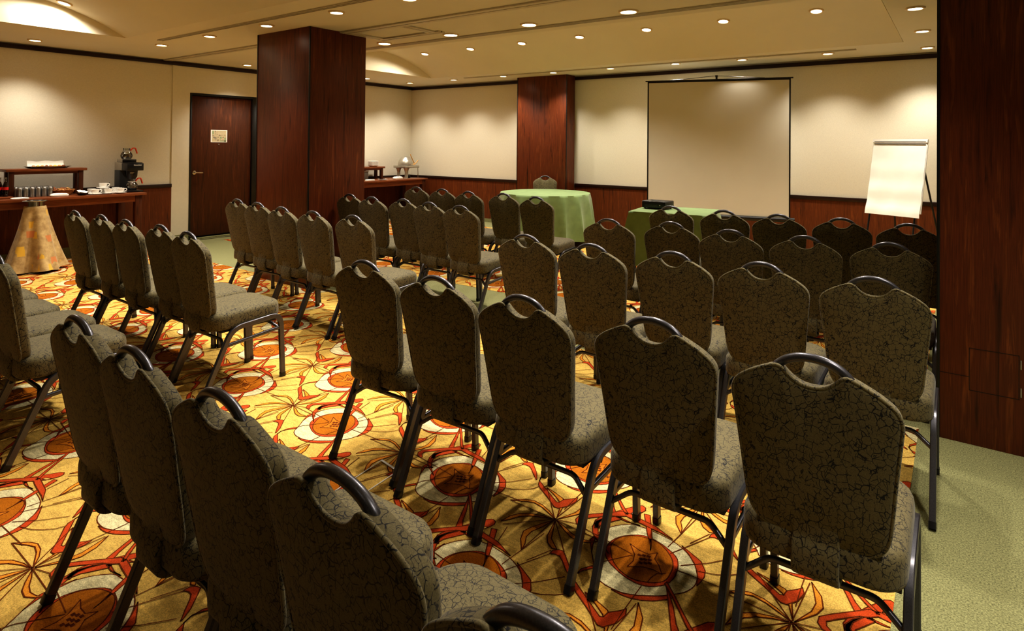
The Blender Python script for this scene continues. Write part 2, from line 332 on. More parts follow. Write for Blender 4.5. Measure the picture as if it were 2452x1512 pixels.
# carpet panels: a repeating woven motif laid out on a staggered lattice
def carpet(name, x0, x1, y0, y1, label):
    D = CARPET_DATA; a, b = D['a'], D['b']; cx, cy = D['c'][0], D['c'][1]
    names = ['bg', 'cream', 'red', 'brown', 'tan', 'orange', 'line']; idx = {n: i for i, n in enumerate(names)}
    dz = .00035; z0 = .002
    T = []   # (array of tris (n,3,2), z, mat)
    def strip(P, w, closed):
        q = []; n = len(P)
        for i in range(n if closed else n-1):
            p0, p1 = P[i], P[(i+1) % n]; d = p1-p0; L = math.hypot(*d)
            if L < 1e-6: continue
            d = d/L; nn = np.array([-d[1], d[0]])*w; e = d*w*.6
            A, B, C_, E_ = p0-e+nn, p0-e-nn, p1+e-nn, p1+e+nn
            q += [(A, B, C_), (A, C_, E_)]
        return np.array(q)
    for col, ly, P, ol in D['shapes']:
        P = np.array(P)/1000.0
        tri = tessellate_polygon([[Vector((p[0], p[1], 0)) for p in P]])
        T.append((np.array([[P[i] for i in t] for t in tri]), z0+dz*ly, idx[col]))
        if ol: T.append((strip(P, .0021, True), z0+dz*(ly+.5), idx['line']))
    for P in D['lines']:
        T.append((strip(np.array(P)/1000.0, .0017, False), z0+dz*5.6, idx['line']))
    V = []; F = []; MI = []; nv = 0
    def clip(poly):
        for ax, lim, sg in ((0, x0, 1), (0, x1, -1), (1, y0, 1), (1, y1, -1)):
            out = []
            for i in range(len(poly)):
                p, q = poly[i], poly[(i+1) % len(poly)]
                ip, iq = sg*(p[ax]-lim) >= 0, sg*(q[ax]-lim) >= 0
                if ip: out.append(p)
                if ip != iq:
                    t = (lim-p[ax])/(q[ax]-p[ax]); out.append((p[0]+t*(q[0]-p[0]), p[1]+t*(q[1]-p[1])))
            poly = out
            if len(poly) < 3: return None
        return poly
    j0 = int((y0-cy)/b)-3; j1 = int((y1-cy)/b)+3
    for j in range(j0, j1+1):
        i0 = int((x0-cx-j*a/2)/a)-3; i1 = int((x1-cx-j*a/2)/a)+3
        for i in range(i0, i1+1):
            o = np.array([cx+i*a+j*a/2, cy+j*b])
            for tr, z, mi in T:
                tt = tr+o
                mn = tt.min((0, 1)); mx = tt.max((0, 1))
                if mx[0] < x0 or mn[0] > x1 or mx[1] < y0 or mn[1] > y1: continue
                if mn[0] >= x0 and mx[0] <= x1 and mn[1] >= y0 and mx[1] <= y1:
                    k = len(tt); vv = np.empty((k*3, 3)); vv[:, :2] = tt.reshape(-1, 2); vv[:, 2] = z
                    V.append(vv); F += [(nv+3*q, nv+3*q+1, nv+3*q+2) for q in range(k)]; MI += [mi]*k; nv += 3*k
                else:
                    for t3 in tt:
                        pl = clip([tuple(p) for p in t3])
                        if pl:
                            V.append(np.array([(p[0], p[1], z) for p in pl])); F.append(tuple(range(nv, nv+len(pl)))); MI.append(mi); nv += len(pl)
    mb = MB(); mb.box(x0, x1, y0, y1, .0003, z0-.0004, mi=0)
    o = len(mb.v); mb.v += [tuple(p) for p in np.concatenate(V)]; mb.f += [tuple(k+o for k in f) for f in F]; mb.m += MI
    me = bpy.data.meshes.new(name); me.from_pydata(mb.v, [], mb.f); me.polygons.foreach_set('material_index', mb.m)
    for n in names: me.materials.append(CARPET[n])
    # every pattern face looks up
    me.update()
    bm = bmesh.new(); bm.from_mesh(me)
    for f in bm.faces:
        if f.index >= 6 and f.normal.z < 0: f.normal_flip()
    bm.to_mesh(me); bm.free()
    ob = bpy.data.objects.new(name, me); COL.objects.link(ob)
    return tag(ob, label, 'carpet')
carpet('patterned_carpet', -9.08, -.17, -1.6, 3.93, 'gold circle-patterned carpet panel in front of the coffee table, before the sage strip')
carpet('patterned_carpet', -9.0, -.17, 4.93, 8.6, 'gold circle-patterned carpet panel between the sage strip and the screen wall')

# walls -------------------------------------------------------------
DY0, DY1, DZ = 4.574, 5.70, 2.225
w = MB()
w.box(XL-.15, XL, YF, DY0, 0, ZC); w.box(XL-.15, XL, DY1, YB, 0, ZC); w.box(XL-.15, XL, DY0, DY1, DZ, ZC)
S('wall_left', w, M['wall'])
S('wall_back', MB().box(XL-.15, XR+.15, YB, YB+.15, 0, ZC), M['wall'])
S('wall_right', MB().box(XR, XR+.15, YF, YB, 0, ZC), M['wall'])
S('wall_front', MB().box(XL-.15, XR+.15, YF-.15, YF, 0, ZC), M['wall'])
# plain painted panel beside the door
S('trim_1', MB().box(XL, XL+.006, 4.325, DY0, .1, 2.62).box(XL, XL+.006, DY0, 6.6, DZ, 2.62), M['plaster'])
S('trim_2', MB().box(XL, XL+.012, 4.315, 4.325, .1, 2.62), M['plaster'])
# wainscot and rails
def wains(name, railname, x0, x1, y0, y1, zt, axis):
    if axis == 'y':
        S(name, MB().box(x0, x0+.02, y0, y1, 0, zt-.05), M['wood_v2'])
        S(railname, MB().box(x0, x0+.035, y0, y1, zt-.05, zt, b=.004), M['wood_darky'])
    else:
        S(name, MB().box(x0, x1, y0-.02, y0, 0, zt-.05), M['wood_v2'])
        S(railname, MB().box(x0, x1, y0-.035, y0, zt-.05, zt, b=.004), M['wood_dark'])
wains('trim_3', 'trim_4', XL, 0, YF, 4.315, .865, 'y')
wains('trim_5', 'trim_6', XL, 0, 6.6, YB-.04, .83, 'y')
wains('trim_7', 'trim_8', XL, -6.37, YB, 0, .826, 'x')
wains('trim_9', 'trim_10', -5.35, XR, YB, 0, .822, 'x')
S('baseboard_back', MB().box(XL+.03, -6.37, YB-.03, YB-.02, 0, .065).box(-5.35, XR, YB-.03, YB-.02, 0, .065), M['greencarpet'])
S('baseboard_left', MB().box(XL+.02, XL+.03, YF, 4.315, 0, .1).box(XL, XL+.012, 4.315, DY0, 0, .1).box(XL+.02, XL+.03, 6.6, YB-.04, 0, .065), M['greencarpet'])
# crown
S('trim_11', MB().box(XL, XL+.03, YF, YB, 2.612, 2.668, b=.004), M['wood_darky'])
S('trim_12', MB().box(XL+.03, XR, YB-.03, YB, 2.605, 2.66, b=.004), M['wood_dark'])

# door --------------------------------------------------------------
d = bpy.data.objects.new('door_1', None); COL.objects.link(d); d['kind'] = 'structure'; d.location = (XL, DY0, 0)
fr = MB(); H = DY1-DY0
fr.box(-.12, .012, 0, .03, 0, DZ, b=.002); fr.box(-.12, .004, H-.115, H, 0, DZ, b=.002); fr.box(-.12, .012, .03, H-.115, DZ-.035, DZ, b=.002)
fr.box(-.15, -.12, .03, H-.115, 0, DZ)
fr.build('door_frame', M['black'], d)
lf = MB().box(-.075, -.03, .034, H-.118, .045, DZ-.04, b=.003).build('door_leaf', M['wood_v'], d)
hd = MB()
hd.lathe([(0, 0), (.03, 0), (.03, .012), (.022, .016), (0, .016)], 20)
hd.v = [(-.03+z, .09+x, 1.015+y) for x, y, z in hd.v]
hd.tube(fillet([(-.016, .09, 1.015), (.022, .09, 1.015), (.022, .2, 1.012)], .02), .009)
hd.build('door_handle', M['chrome'], lf)
pk = MB().lathe([(0, 0), (.009, 0), (.009, .006), (0, .006)], 12); pk.v = [(-.03+z, .47+x, 1.448+y) for x, y, z in pk.v]
pk.build('peephole', M['brushed'], lf)
MB().box(-.12, .02, .03, H-.115, 0, .02, b=.004).build('threshold', M['greencarpet'], d)
MB().box(.1, .112, -.05, H-.2, 0.0002, .005).build('floor_seam', M['black'], d)
# sheet taped to the door
sg = MB(); sy0, sy1, sz0, sz1 = 4.915, 5.18, 1.478, 1.674; sx = XL-.029
sg.box(sx, sx+.0015, sy0, sy1, sz0, sz1, mi=0)
def sq(u0, v0, u1, v1, mi, k=1):   # in the sheet's own fractions, v from the top
    W_, H_ = sy1-sy0, sz1-sz0
    sg.box(sx+.0015, sx+.0015+.0003*k, sy0+u0*W_, sy0+u1*W_, sz1-v1*H_, sz1-v0*H_, mi=mi)
sq(.07, .07, .94, .95, 1)
for u0, v0, u1, v1 in ((.09, .08, .18, .36), (.55, .55, .66, .70), (.82, .62, .92, .95), (.55, .86, .92, .93)): sq(u0, v0, u1, v1, 2, 2)
for u0, v0, u1, v1 in ((.1, .44, .18, .5), (.14, .56, .24, .66), (.22, .58, .34, .70), (.23, .72, .34, .76), (.55, .76, .61, .8), (.72, .77, .77, .82)): sq(u0, v0, u1, v1, 3, 2)
for u0, v0, u1, v1 in ((.235, .09, .29, .135), (.25, .18, .28, .22), (.25, .31, .29, .35), (.35, .34, .41, .37), (.49, .41, .54, .46), (.57, .42, .62, .45), (.64, .415, .74, .43), (.79, .415, .9, .43), (.42, .56, .455, .62), (.42, .77, .46, .83), (.41, .85, .46, .9), (.71, .57, .78, .61), (.58, .86, .85, .87)): sq(u0, v0, u1, v1, 4, 3)
tag(sg.build('door_sign', [M['paper'], M['signbase'], M['signgreen'], M['signgrey'], M['signink']]), 'small white printed sheet with a floor plan taped on the wooden door', 'sign')

# ceiling -----------------------------------------------------------
VA = (-7.77, -.5, .33, 3.06); VBt = (-7.77, -.5, 5.36, 8.13)
c = MB()
def slab(x0, x1, y0, y1): c.box(x0, x1, y0, y1, ZC, ZC+.08)
slab(XL-.1, XR+.1, YF-.1, VA[2]); slab(XL-.1, VA[0], VA[2], VA[3]); slab(VA[1], XR+.1, VA[2], VA[3])
slab(XL-.1, XR+.1, VA[3], VBt[2]); slab(XL-.1, VBt[0], VBt[2], VBt[3]); slab(VBt[1], XR+.1, VBt[2], VBt[3]); slab(XL-.1, XR+.1, VBt[3], YB+.1)
S('ceiling', c, M['ceil'])
RISE = .35
def vault(V, n1, n2):
    x0, x1, y0, y1 = V; h = (y1-y0)/2; cy = (y0+y1)/2; R = (h*h+RISE*RISE)/(2*RISE); cz = ZC+RISE-R; a = math.asin(h/R)
    arc = [(cy+R*math.sin(t), cz+R*math.cos(t)) for t in [(-a+2*a*k/40) for k in range(41)]]
    m = MB(); vs = []
    for x in (x0, x1):
        vs += [(x, y, z) for y, z in arc]
    vs2 = [(p[0], p[1], p[2]+.05) for p in vs]
    n = 41
    m.add(vs, [(k, k+1, n+k+1, n+k) for k in range(40)])
    m.add(vs2, [(k, k+1, n+k+1, n+k) for k in range(40)])
    S(n1, m, M['ceil'])
    e = MB()
    for x, dx in ((x0+.003, -.04), (x1-.003, .04)):
        e.add([(x, y, z) for y, z in arc]+[(x+dx, y, z) for y, z in arc], [tuple(range(41)), tuple(range(41, 82))]+[(k, k+1, 42+k, 41+k) for k in range(40)])
    S(n2, e, M['lunette'])
    return lambda y: (cz+math.sqrt(R*R-(y-cy)**2), math.asin((y-cy)/R))
zA = vault(VA, 'ceiling_vault', 'ceiling_lunette'); zB = vault(VBt, 'ceiling_vault', 'ceiling_lunette')
# slot air diffusers: dark slots between thin metal lips
def slots(name, x0, x1, y, n, label):
    t = thing(name, label, 'air diffuser', ((x0+x1)/2, y, ZC)); L = (x1-x0)/2; wd = .026
    fr = MB(); sl = MB()
    for k in range(n+1): fr.box(-L, L, (k-n/2)*wd-.006, (k-n/2)*wd+.006, -.012, -.0005)
    for k in range(n): sl.box(-L, L, (k-n/2)*wd+.006, (k-n/2+1)*wd-.006, -.004, -.0008)
    fr.build('metal_lip', M['aluminium'], t); sl.build('dark_slot', M['black'], t)
slots('slot_diffuser', -7.57, -.5, 3.345, 2, 'long dark slot diffuser in the ceiling on the near side of the wooden pillars')
slots('slot_diffuser', -8.4, -.5, 5.13, 3, 'long slot diffuser along the near edge of the vault with seven lamps')
slots('slot_diffuser', -7.2, -1.0, 8.40, 2, 'long slot diffuser in the ceiling close to the screen wall')
# folding-partition tracks
tr = MB()
def track(x0, x1, y0, y1):
    if abs(x1-x0) > abs(y1-y0):
        ym = (y0+y1)/2
        tr.box(x0, x1, y0, ym-.008, ZC-.016, ZC-.0005, b=.002); tr.box(x0, x1, ym+.008, y1, ZC-.016, ZC-.0005, b=.002); tr.box(x0, x1, ym-.008, ym+.008, ZC-.006, ZC-.001, mi=1)
    else:
        xm = (x0+x1)/2
        tr.box(x0, xm-.008, y0, y1, ZC-.016, ZC-.0005, b=.002); tr.box(xm+.008, x1, y0, y1, ZC-.016, ZC-.0005, b=.002); tr.box(xm-.008, xm+.008, y0, y1, ZC-.006, ZC-.001, mi=1)
track(XL+.03, XR, 4.17, 4.30)
track(-5.34, -4.4, 4.70, 4.80); track(-4.55, -4.45, 4.30, 4.70); track(-5.34, -5.24, 4.30, 4.70)
S('trim_13', tr, [M['aluminium'], M['black']])
vt = thing('air_vent', 'grey louvred return air vent in the ceiling over the bottle end of the coffee table', 'air vent', (-8.62, 1.72, ZC))
MB().box(-.22, .22, -.34, .34, -.01, -.0005).build('frame', M['greypanel'], vt)
lv = MB()
for k in range(14): lv.box(-.2, .2, -.31+k*.046, -.31+k*.046+.012, -.016, -.01)
lv.build('slat', M['charcoal'], vt)

# pillars -----------------------------------------------------------
def pillar(x0, x1, y0, y1, lab):
    o = S('pillar', MB().box(x0, x1, y0, y1, 0, ZC-.0005, b=.003), M['wood_p'], label=lab)
    b = MB()
    for x in (x0, x1):
        b.box(x-.007, x+.007, y0-.004, y0+.01, 0, ZC-.002, b=.002)
    b.build('corner_bead', M['black'], o)
    return o
pillar(-6.275, -5.335, 3.80, 4.53, 'free-standing reddish wood pillar in front of the door')
pillar(-6.37, -5.35, 8.88, YB-.036, 'wood pillar on the screen wall behind the round green table')
rp = pillar(-.085, 1.0, 3.88, 4.75, 'dark wood pillar filling the edge of the picture')
ap = MB(); g = .003
for x0, x1, z0, z1 in ((.043, .24, .484, .487), (.043, .24, .272, .275), (.043, .046, .272, .487), (.237, .24, .272, .487), (-.078, .043, .339, .3415)):
    ap.box(x0, x1, 3.8785, 3.8805, z0, z1)
apo = ap.build('access_panel', M['wood_dark'], rp)
hg = MB()
for z in (.285, .42): hg.box(.244, .249, 3.876, 3.881, z, z+.045, b=.001)
hg.build('hinge', M['brushed'], apo)

# downlights --------------------------------------------------------
def lamp_data(e, spot=150, blend=.95, rad=.05):
    L = bpy.data.lights.new('spot_lamp', 'SPOT'); L.energy = e; L.spot_size = math.radians(spot); L.spot_blend = .3 if spot > 160 else blend
    L.shadow_soft_size = rad; L.color = (1.0, .91, .775); return L
LD = {}
def downlight(x, y, z, tilt, e, label, r=.055, group=None, spot=112):
    t = thing('downlight', label, 'downlight', (x, y, z), 0, group); t.rotation_euler = (tilt, 0, 0)
    k = round(r, 3)
    if k not in LD:
        LD[k] = (MB().lathe([(r, -.004), (r, -.014), (r+.016, -.014), (r+.02, -.001), (r, -.001)], 32).build('trim_ring', M['ringwhite'], t),
                 MB().lathe([(r+.001, -.006), (r*.5, -.010), (.0005, -.011)], 32, cap1=True).build('lens', M['bulb'], t))
    else:
        for o in LD[k]:
            c2 = o.copy(); COL.objects.link(c2); c2.parent = t
    if e:
        lk = (e, spot)
        if lk not in LD: LD[lk] = lamp_data(e, spot)
        lo = bpy.data.objects.new('spot_lamp', LD[lk]); COL.objects.link(lo); lo.parent = t; lo.location = (0, 0, -.035); lo.rotation_euler = (AIM if spot == SI else 0, 0, 0)
def bare(x, y, z, e, spot=112):
    lk = (e, spot)
    if lk not in LD: LD[lk] = lamp_data(e, spot)
    lo = bpy.data.objects.new('unseen_lamp', LD[lk]); COL.objects.link(lo); lo.location = (x, y, z); lo.rotation_euler = (AIM if spot == SI else 0, 0, 0)
ORD = ['first', 'second', 'third', 'fourth', 'fifth', 'sixth', 'seventh', 'eighth']
E0 = 124; SI = 92; EW = 86; AIM = -.34
for i, x in enumerate((-7.92, -6.78, -5.66, -4.55, -3.62)):
    downlight(x, 3.52, ZC, 0, E0, 'lit recessed downlight, %s from the door wall in the row before the pillars' % ORD[i], spot=SI)
for i, x in enumerate((-5.50, -4.45, -3.42, -2.355)):
    downlight(x, 4.95, ZC, 0, E0, 'lit oval recessed downlight, %s from the free-standing pillar beside the long slot diffuser' % ORD[i], r=.07, spot=SI)
for i, (x, y) in enumerate(((-8.83, 2.50), (-8.85, 5.19), (-8.78, 7.48))):
    downlight(x, y, ZC, 0, EW, ['lit recessed downlight above the table with the coffee maker', 'lit recessed downlight in front of the door, behind the pillar', 'lit recessed downlight above the corner buffet table'][i])
for i, x in enumerate((-8.70, -7.56, -6.41, -5.38, -4.34, -3.30, -2.39, -1.335)):
    downlight(x, 8.50 if i < 6 else 8.58, ZC, 0, EW, 'lit recessed downlight, %s from the corner in the row along the screen wall' % ORD[i])
for i, y in enumerate((6.17, 7.42, 8.69)):
    downlight(-.297, y, ZC, 0, EW*1.3, 'lit recessed downlight by the edge pillar, %s from the screen wall' % ORD[2-i])
zb, tb = zB(7.30)
for i, x in enumerate((-7.13, -6.15, -5.17, -4.2, -3.22, -2.25, -1.25)):
    downlight(x, 7.30, zb, -tb, E0*.42 if i == 0 else E0*.98, 'lit recessed downlight, %s from the arched end inside the far ceiling vault' % ORD[i], spot=165 if i == 0 else 116)
za, ta = zA(2.40)
downlight(-7.6, 2.40, za, -ta, E0*.45, 'lit recessed downlight next to the arched end of the near ceiling vault', spot=165)
for x in (-6.5, -5.4, -4.3, -3.2, -2.1, -1.1): bare(x, 2.40, za-.035, E0, SI)
for x in (-6.6, -7.7): bare(x, 4.95, ZC-.035, E0, SI)
for x in (-2.5, -1.3, -.1): bare(x, 3.46, ZC-.035, E0, SI)
for x in (-1.2,): bare(x, 4.95, ZC-.035, E0, SI)
for x in (-8.4, -6.4, -4.4, -2.4, -.4): bare(x, -.8, ZC-.035, E0*.06)  # weak fill lamps added unseen behind the camera
bare(.7, 1.2, ZC-.035, E0, 110); bare(.5, 2.3, ZC-.035, E0*.8, 110)  # unseen lamps added to brighten the front of the edge pillar

# ------------------------------------------------------------------ chairs
def chair_proto():
    t = thing('banquet_chair', 'x', 'chair')
    # seat cushion
    def outline(sc, dy=0):
        hw, y0, y1 = .203, -.205, .262
        pts = []
        for cx, cy, r, a0 in ((hw-.10, y1-.10, .10, 0), (-hw+.10, y1-.10, .10, PI/2), (-hw+.085, y0+.085, .085, PI), (hw-.085, y0+.085, .085, 1.5*PI)):
            for k in range(9):
                a = a0+PI/2*k/8; pts.append(((cx+r*math.cos(a))*sc, .03+(cy+r*math.sin(a)-.03)*sc))
        return pts
    rings = []
    for sc, z in ((.93, .376), (.985, .38), (1.0, .392), (1.0, .435), (.99, .452), (.965, .464), (.90, .474), (.74, .481), (.5, .485), (.2, .486)):
        rings.append([(x, y, z+.012*max(0, (y+.2)/.46)) for x, y in outline(sc)])
    MB_ = MB().loft(rings); MB_.build('seat', M['fabric'], t, angle=60)
    # backrest : crown-back outline
    half = [(0, .446), (.07, .447), (.115, .455), (.148, .476), (.166, .512), (.174, .57), (.182, .66), (.192, .76), (.196, .80), (.198, .825), (.195, .845), (.186, .862), (.170, .877), (.146, .893), (.115, .909), (.095, .918), (.082, .921), (.07, .916), (.057, .902), (.04, .888), (.02, .880), (0, .878)]
    hs = spline([(x, z, 0) for x, z in half], 3)
    hs = [(p.x, p.y) for p in hs]
    full = hs+[(-x, z) for x, z in hs[-2:0:-1]]
    full = [(x, z) for x, z in full]
    def inset(P, d):
        n = len(P); out = []
        for i in range(n):
            a, b = Vector(P[i-1]), Vector(P[(i+1) % n]); tn = (b-a).normalized()
            out.append((P[i][0]-tn.y*d, P[i][1]+tn.x*d))
        return out
    def yl(z): return -.172-.165*(z-.446)-.02*max(0, z-.75)
    def ring(P, off): return [(x, yl(z)+off+bul*0, z) for x, z in P]
    bul = 0
    def ringb(d, off, squash=None):
        P = inset(full, d) if d else full
        return [(x, yl(z)+off, z) for x, z in P]
    rings = []
    cx, cz = 0, .66
    def shrink(s, off):
        return [(cx+(x-cx)*s, yl(cz+(z-cz)*s)+off, cz+(z-cz)*s) for x, z in inset(full, .012)]
    rings = [shrink(.25, -.036), shrink(.6, -.034), shrink(.86, -.030), ringb(.011, -.027), ringb(.004, -.025), ringb(0, -.018), ringb(0, .010), ringb(.003, .018), ringb(.011, .025), shrink(.86, .031), shrink(.6, .038), shrink(.25, .041)]
    br = MB().loft(rings).build('backrest', M['fabric'], t, angle=60)
    pp = [(x*1.0, yl(z)-.021, z) for x, z in full]
    MB().tube(pp[::1], .0052, 6, closed=True).build('piping', M['pipe'], br, angle=80)
    # tubular hand grip
    hp = spline([(-.098, yl(.9), .890), (-.086, yl(.915)-.002, .914), (-.062, yl(.93)-.002, .935), (-.032, yl(.945)-.002, .948), (0, yl(.95)-.002, .952), (.032, yl(.945)-.002, .948), (.062, yl(.93)-.002, .935), (.086, yl(.915)-.002, .914), (.098, yl(.9), .890)], 4)
    n = len(hp); sc = [1.0-.35*max(0, abs(i/(n-1)-.5)*2-.78)/.22 for i in range(n)]
    MB().tube(hp, .0115, 12, scale=sc, N=(0, 1, 0)).build('hand_grip', M['steelgrey'], t, angle=80)
    # fabric sleeve covering the back bracket
    sl = MB()
    p = [(0, yl(.5)-.022, .50), (0, yl(.455)-.022, .455), (0, -.212, .43), (0, -.214, .372), (0, -.19, .352), (0, -.13, .352)]
    sl.sweep(fillet(p, .02, 4), rrect(.115, .018, .006), N=(1, 0, 0)).build('bracket_sleeve', M['fabric'], t, angle=60)
    # legs
    prof = rrect(.023, .030, .003, 1)
    for s in (-1, 1):
        x = s*.203
        a = fillet([(x, -.262, .004), (x, -.09, .382), (x, .06, .392)], .07, 7)
        lg = MB().sweep(a, prof, N=(1, 0, 0)).build('leg', M['steelgrey'], t, angle=25)
        MB().sweep([(x, -.2635, .0025), (x, -.2525, .026)], rrect(.027, .035, .006, 2), N=(1, 0, 0)).build('foot_cap', M['blackplastic'], lg)
        a = fillet([(x, .06, .392), (x, .232, .404), (x, .252, .004)], .075, 7)
        lg = MB().sweep(a, prof, N=(1, 0, 0)).build('leg', M['steelgrey'], t, angle=25)
        MB().sweep([(x, .252, .0025), (x, .2508, .026)], rrect(.027, .035, .006, 2), N=(1, 0, 0)).build('foot_cap', M['blackplastic'], lg)
        MB().sweep([(x, -.135, .286), (x, .240, .318)], rrect(.016, .02, .004, 2), N=(1, 0, 0)).build('side_stretcher', M['steelgrey'], t, angle=50)
    cp = rrect(.016, .016, .004, 2)
    MB().sweep(fillet([(-.2, -.142, .266), (-.135, -.118, .312), (.135, -.118, .312), (.2, -.142, .266)], .02, 4), cp, N=(0, 1, 0)).build('cross_bar', M['steelgrey'], t, angle=50)
    MB().sweep(fillet([(-.2, .246, .30), (-.13, .20, .345), (.13, .20, .345), (.2, .246, .30)], .02, 4), cp, N=(0, 1, 0)).build('cross_bar', M['steelgrey'], t, angle=50)
    MB().box(-.19, .19, -.15, .21, .366, .377).build('seat_pan', M['black'], t)
    reg(t); return t
CH = chair_proto()
R_SCREEN, R_TABLE = 'the projection screen', 'the round table'
rows = [
 ('right', 5, [(-2.17, .99, 0), (-1.735, .97, 0), (-1.29, .96, 0), (-.82, .91, -1), (-.37, .85, -1)]),
 ('right', 4, [(-2.19, 2.12, 1), (-1.705, 2.08, 0), (-1.245, 2.04, -1), (-.765, 2.06, -1), (-.305, 1.995, 0)]),
 ('right', 3, [(-2.07, 3.24, 0), (-1.61, 3.19, 1), (-1.165, 3.24, 0), (-.73, 3.23, -1), (-.285, 3.19, 0)]),
 ('right', 2, [(-2.05, 4.25, 1), (-1.62, 4.38, -1), (-1.18, 4.25, 0), (-.745, 4.27, 0), (-.31, 4.30, 0)]),
 ('right', 1, [(-2.05, 5.45, 0), (-1.58, 5.42, 1), (-1.145, 5.40, 0), (-.712, 5.45, 0), (-.28, 5.38, 0)]),
 ('left', 5, [(-3.67, 1.16, 0), (-4.12, 1.18, 1), (-4.57, 1.15, 0), (-5.02, 1.17, -1), (-5.47, 1.16, 0)]),
 ('left', 4, [(-5.42, 2.06, 0), (-4.988, 2.08, 0), (-4.556, 2.07, 0), (-4.124, 2.10, 0), (-3.69, 2.06, 0)]),
 ('left', 3, [(-5.43, 3.36, 0), (-5.0, 3.30, 1), (-4.51, 3.22, 0), (-4.06, 3.20, -1), (-3.61, 3.22, 0)]),
 ('left', 2, [(-5.105, 4.40, 0), (-4.695, 4.34, 0), (-4.29, 4.38, 0), (-3.885, 4.31, 0), (-3.48, 4.27, 0)]),
 ('left', 1, [(-5.37, 5.63, 0), (-4.90, 5.58, 1), (-4.42, 5.50, -1), (-3.98, 5.56, 0), (-3.48, 5.44, 1)]),
]
rown = {1: 'front row', 2: 'row two', 3: 'row three', 4: 'row four', 5: 'back row'}
seatn = ['on the aisle', 'second from the aisle', 'third from the aisle', 'fourth from the aisle', 'fifth from the aisle']
first = True
for side, rn, ps in rows:
    if side == 'left': order = sorted(range(len(ps)), key=lambda i: -ps[i][0])
    else: order = sorted(range(len(ps)), key=lambda i: ps[i][0])
    for rank, i in enumerate(order):
        x, y, a = ps[i]
        lab = 'olive print chair %s, %s of those facing %s' % (seatn[rank], rown[rn], R_SCREEN if side == 'right' else R_TABLE)
        g = 'banquet chairs facing %s' % (R_SCREEN if side == 'right' else R_TABLE)
        if first:
            o = CH; o.location = (x, y, .0022); o.rotation_euler = (0, 0, math.radians(a)); o['label'] = lab; first = False
        else: o = dup(CH, (x, y, .0022), math.radians(a), lab)
        o['group'] = g
f = math.radians(-150)
o = dup(CH, (-5.52, 8.47, .0022), f, 'olive print chair tucked behind the round green table, facing the other chairs')
if 'group' in o: del o['group']

# ------------------------------------------------------------------ draped tables
def clothdrop(name, top, hem, shape, folds, amp, flare, parent, mat, n=240, rows_=26, seed=1, lift=0):
    rnd = random.Random(seed)
    ph = [rnd.uniform(0, 6.28) for _ in range(5)]
    def edge(a): return shape(a)
    rings = []
    for s in (.02, .5, .9, .985): rings.append([(edge(2*PI*k/n)[0]*s, edge(2*PI*k/n)[1]*s, top) for k in range(n)])
    for j in range(rows_+1):
        t = j/rows_; r = []
        for k in range(n):
            a = 2*PI*k/n; x, y = edge(a); L = math.hypot(x, y); ux, uy = x/L, y/L
            f_ = (1-2*abs(math.sin(.5*folds*a+ph[0]+.7*math.sin(2*a+ph[1])))**.8+.35*math.sin(5*a+ph[2]))
            w_ = t**.8
            off = .006*min(1, t*8)+flare*w_+amp*w_*f_
            z = top-.012*min(1, t*12)-(top-hem-.012)*t + lift*t*math.sin(3*a+ph[3])
            r.append((x+ux*off, y+uy*off, z))
        rings.append(r)
    return MB().loft(rings, cap1=False).build(name, mat, parent, angle=80)
t = thing('round_table', 'round table under a floor-length green cloth beside the screen wall pillar', 'table', (-5.15, 7.93, 0))
clothdrop('tablecloth', .752, .09, lambda a: (.69*math.cos(a), .69*math.sin(a)), 14, .055, .075, t, M['green'], seed=4)
tt = MB().lathe([(.001, .72), (.68, .72), (.688, .728), (.688, .74), (.68, .747), (.001, .747)], 64).build('tabletop', M['wood_y'], t)
for a in (.6, 2.2, 3.8, 5.3): MB().tube([(.5*math.cos(a), .5*math.sin(a), .0045), (.45*math.cos(a), .45*math.sin(a), .72)], .016, 10).build('leg', M['steeldark'], t)
def sqshape(a, hx=.43, hy=.40, r=.03):
    c_, s_ = math.cos(a), math.sin(a)
    k = 1/max(abs(c_)/hx, abs(s_)/hy); x, y = c_*k, s_*k
    return x, y
t = thing('square_table', 'square table under a pale green cloth carrying the black projector', 'table', (-2.66, 6.86, 0), math.radians(8))
rnd = random.Random(3); n = 160
ang = []
rings = []
per = []
hx, hy = .43, .39
for sx, sy, ex, ey in ((1, -1, 1, 1), (1, 1, -1, 1), (-1, 1, -1, -1), (-1, -1, 1, -1)):
    for k in range(40):
        u = k/40; per.append((hx*(sx+(ex-sx)*u), hy*(sy+(ey-sy)*u), min(u, 1-u)))
for s in (.02, .5, .95, .99): rings.append([(x*s, y*s, .742) for x, y, c_ in per])
for j in range(25):
    q = j/24; r = []
    for i, (x, y, cd) in enumerate(per):
        L = math.hypot(x/hx, y/hy); cor = math.exp(-(cd/.10)**2)
        nx = (1 if abs(abs(x)-hx) < 1e-6 else 0)*math.copysign(1, x); ny = (1 if abs(abs(y)-hy) < 1e-6 else 0)*math.copysign(1, y)
        if cor > .02: nx = math.copysign(max(abs(nx), cor*.9), x); ny = math.copysign(max(abs(ny), cor*.9), y)
        f_ = .5*math.sin(i*.55+1)+.35*math.sin(i*.23)
        off = .005*min(1, q*8)+q*(.03+.085*cor+.011*f_)
        r.append((x+nx*off, y+ny*off, .742-.012*min(1, q*12)-(.58+.06*cor)*q))
    rings.append(r)
MB().loft(rings, cap1=False).build('tablecloth', M['green'], t, angle=80)
MB().box(-.42, .42, -.38, .38, .71, .737, b=.004).build('tabletop', M['wood_y'], t)
for sx in (-1, 1):
    for sy in (-1, 1): MB().box(sx*.38-.02, sx*.38+.02, sy*.34-.02, sy*.34+.02, .0045, .71, b=.003).build('leg', M['steeldark'], t)
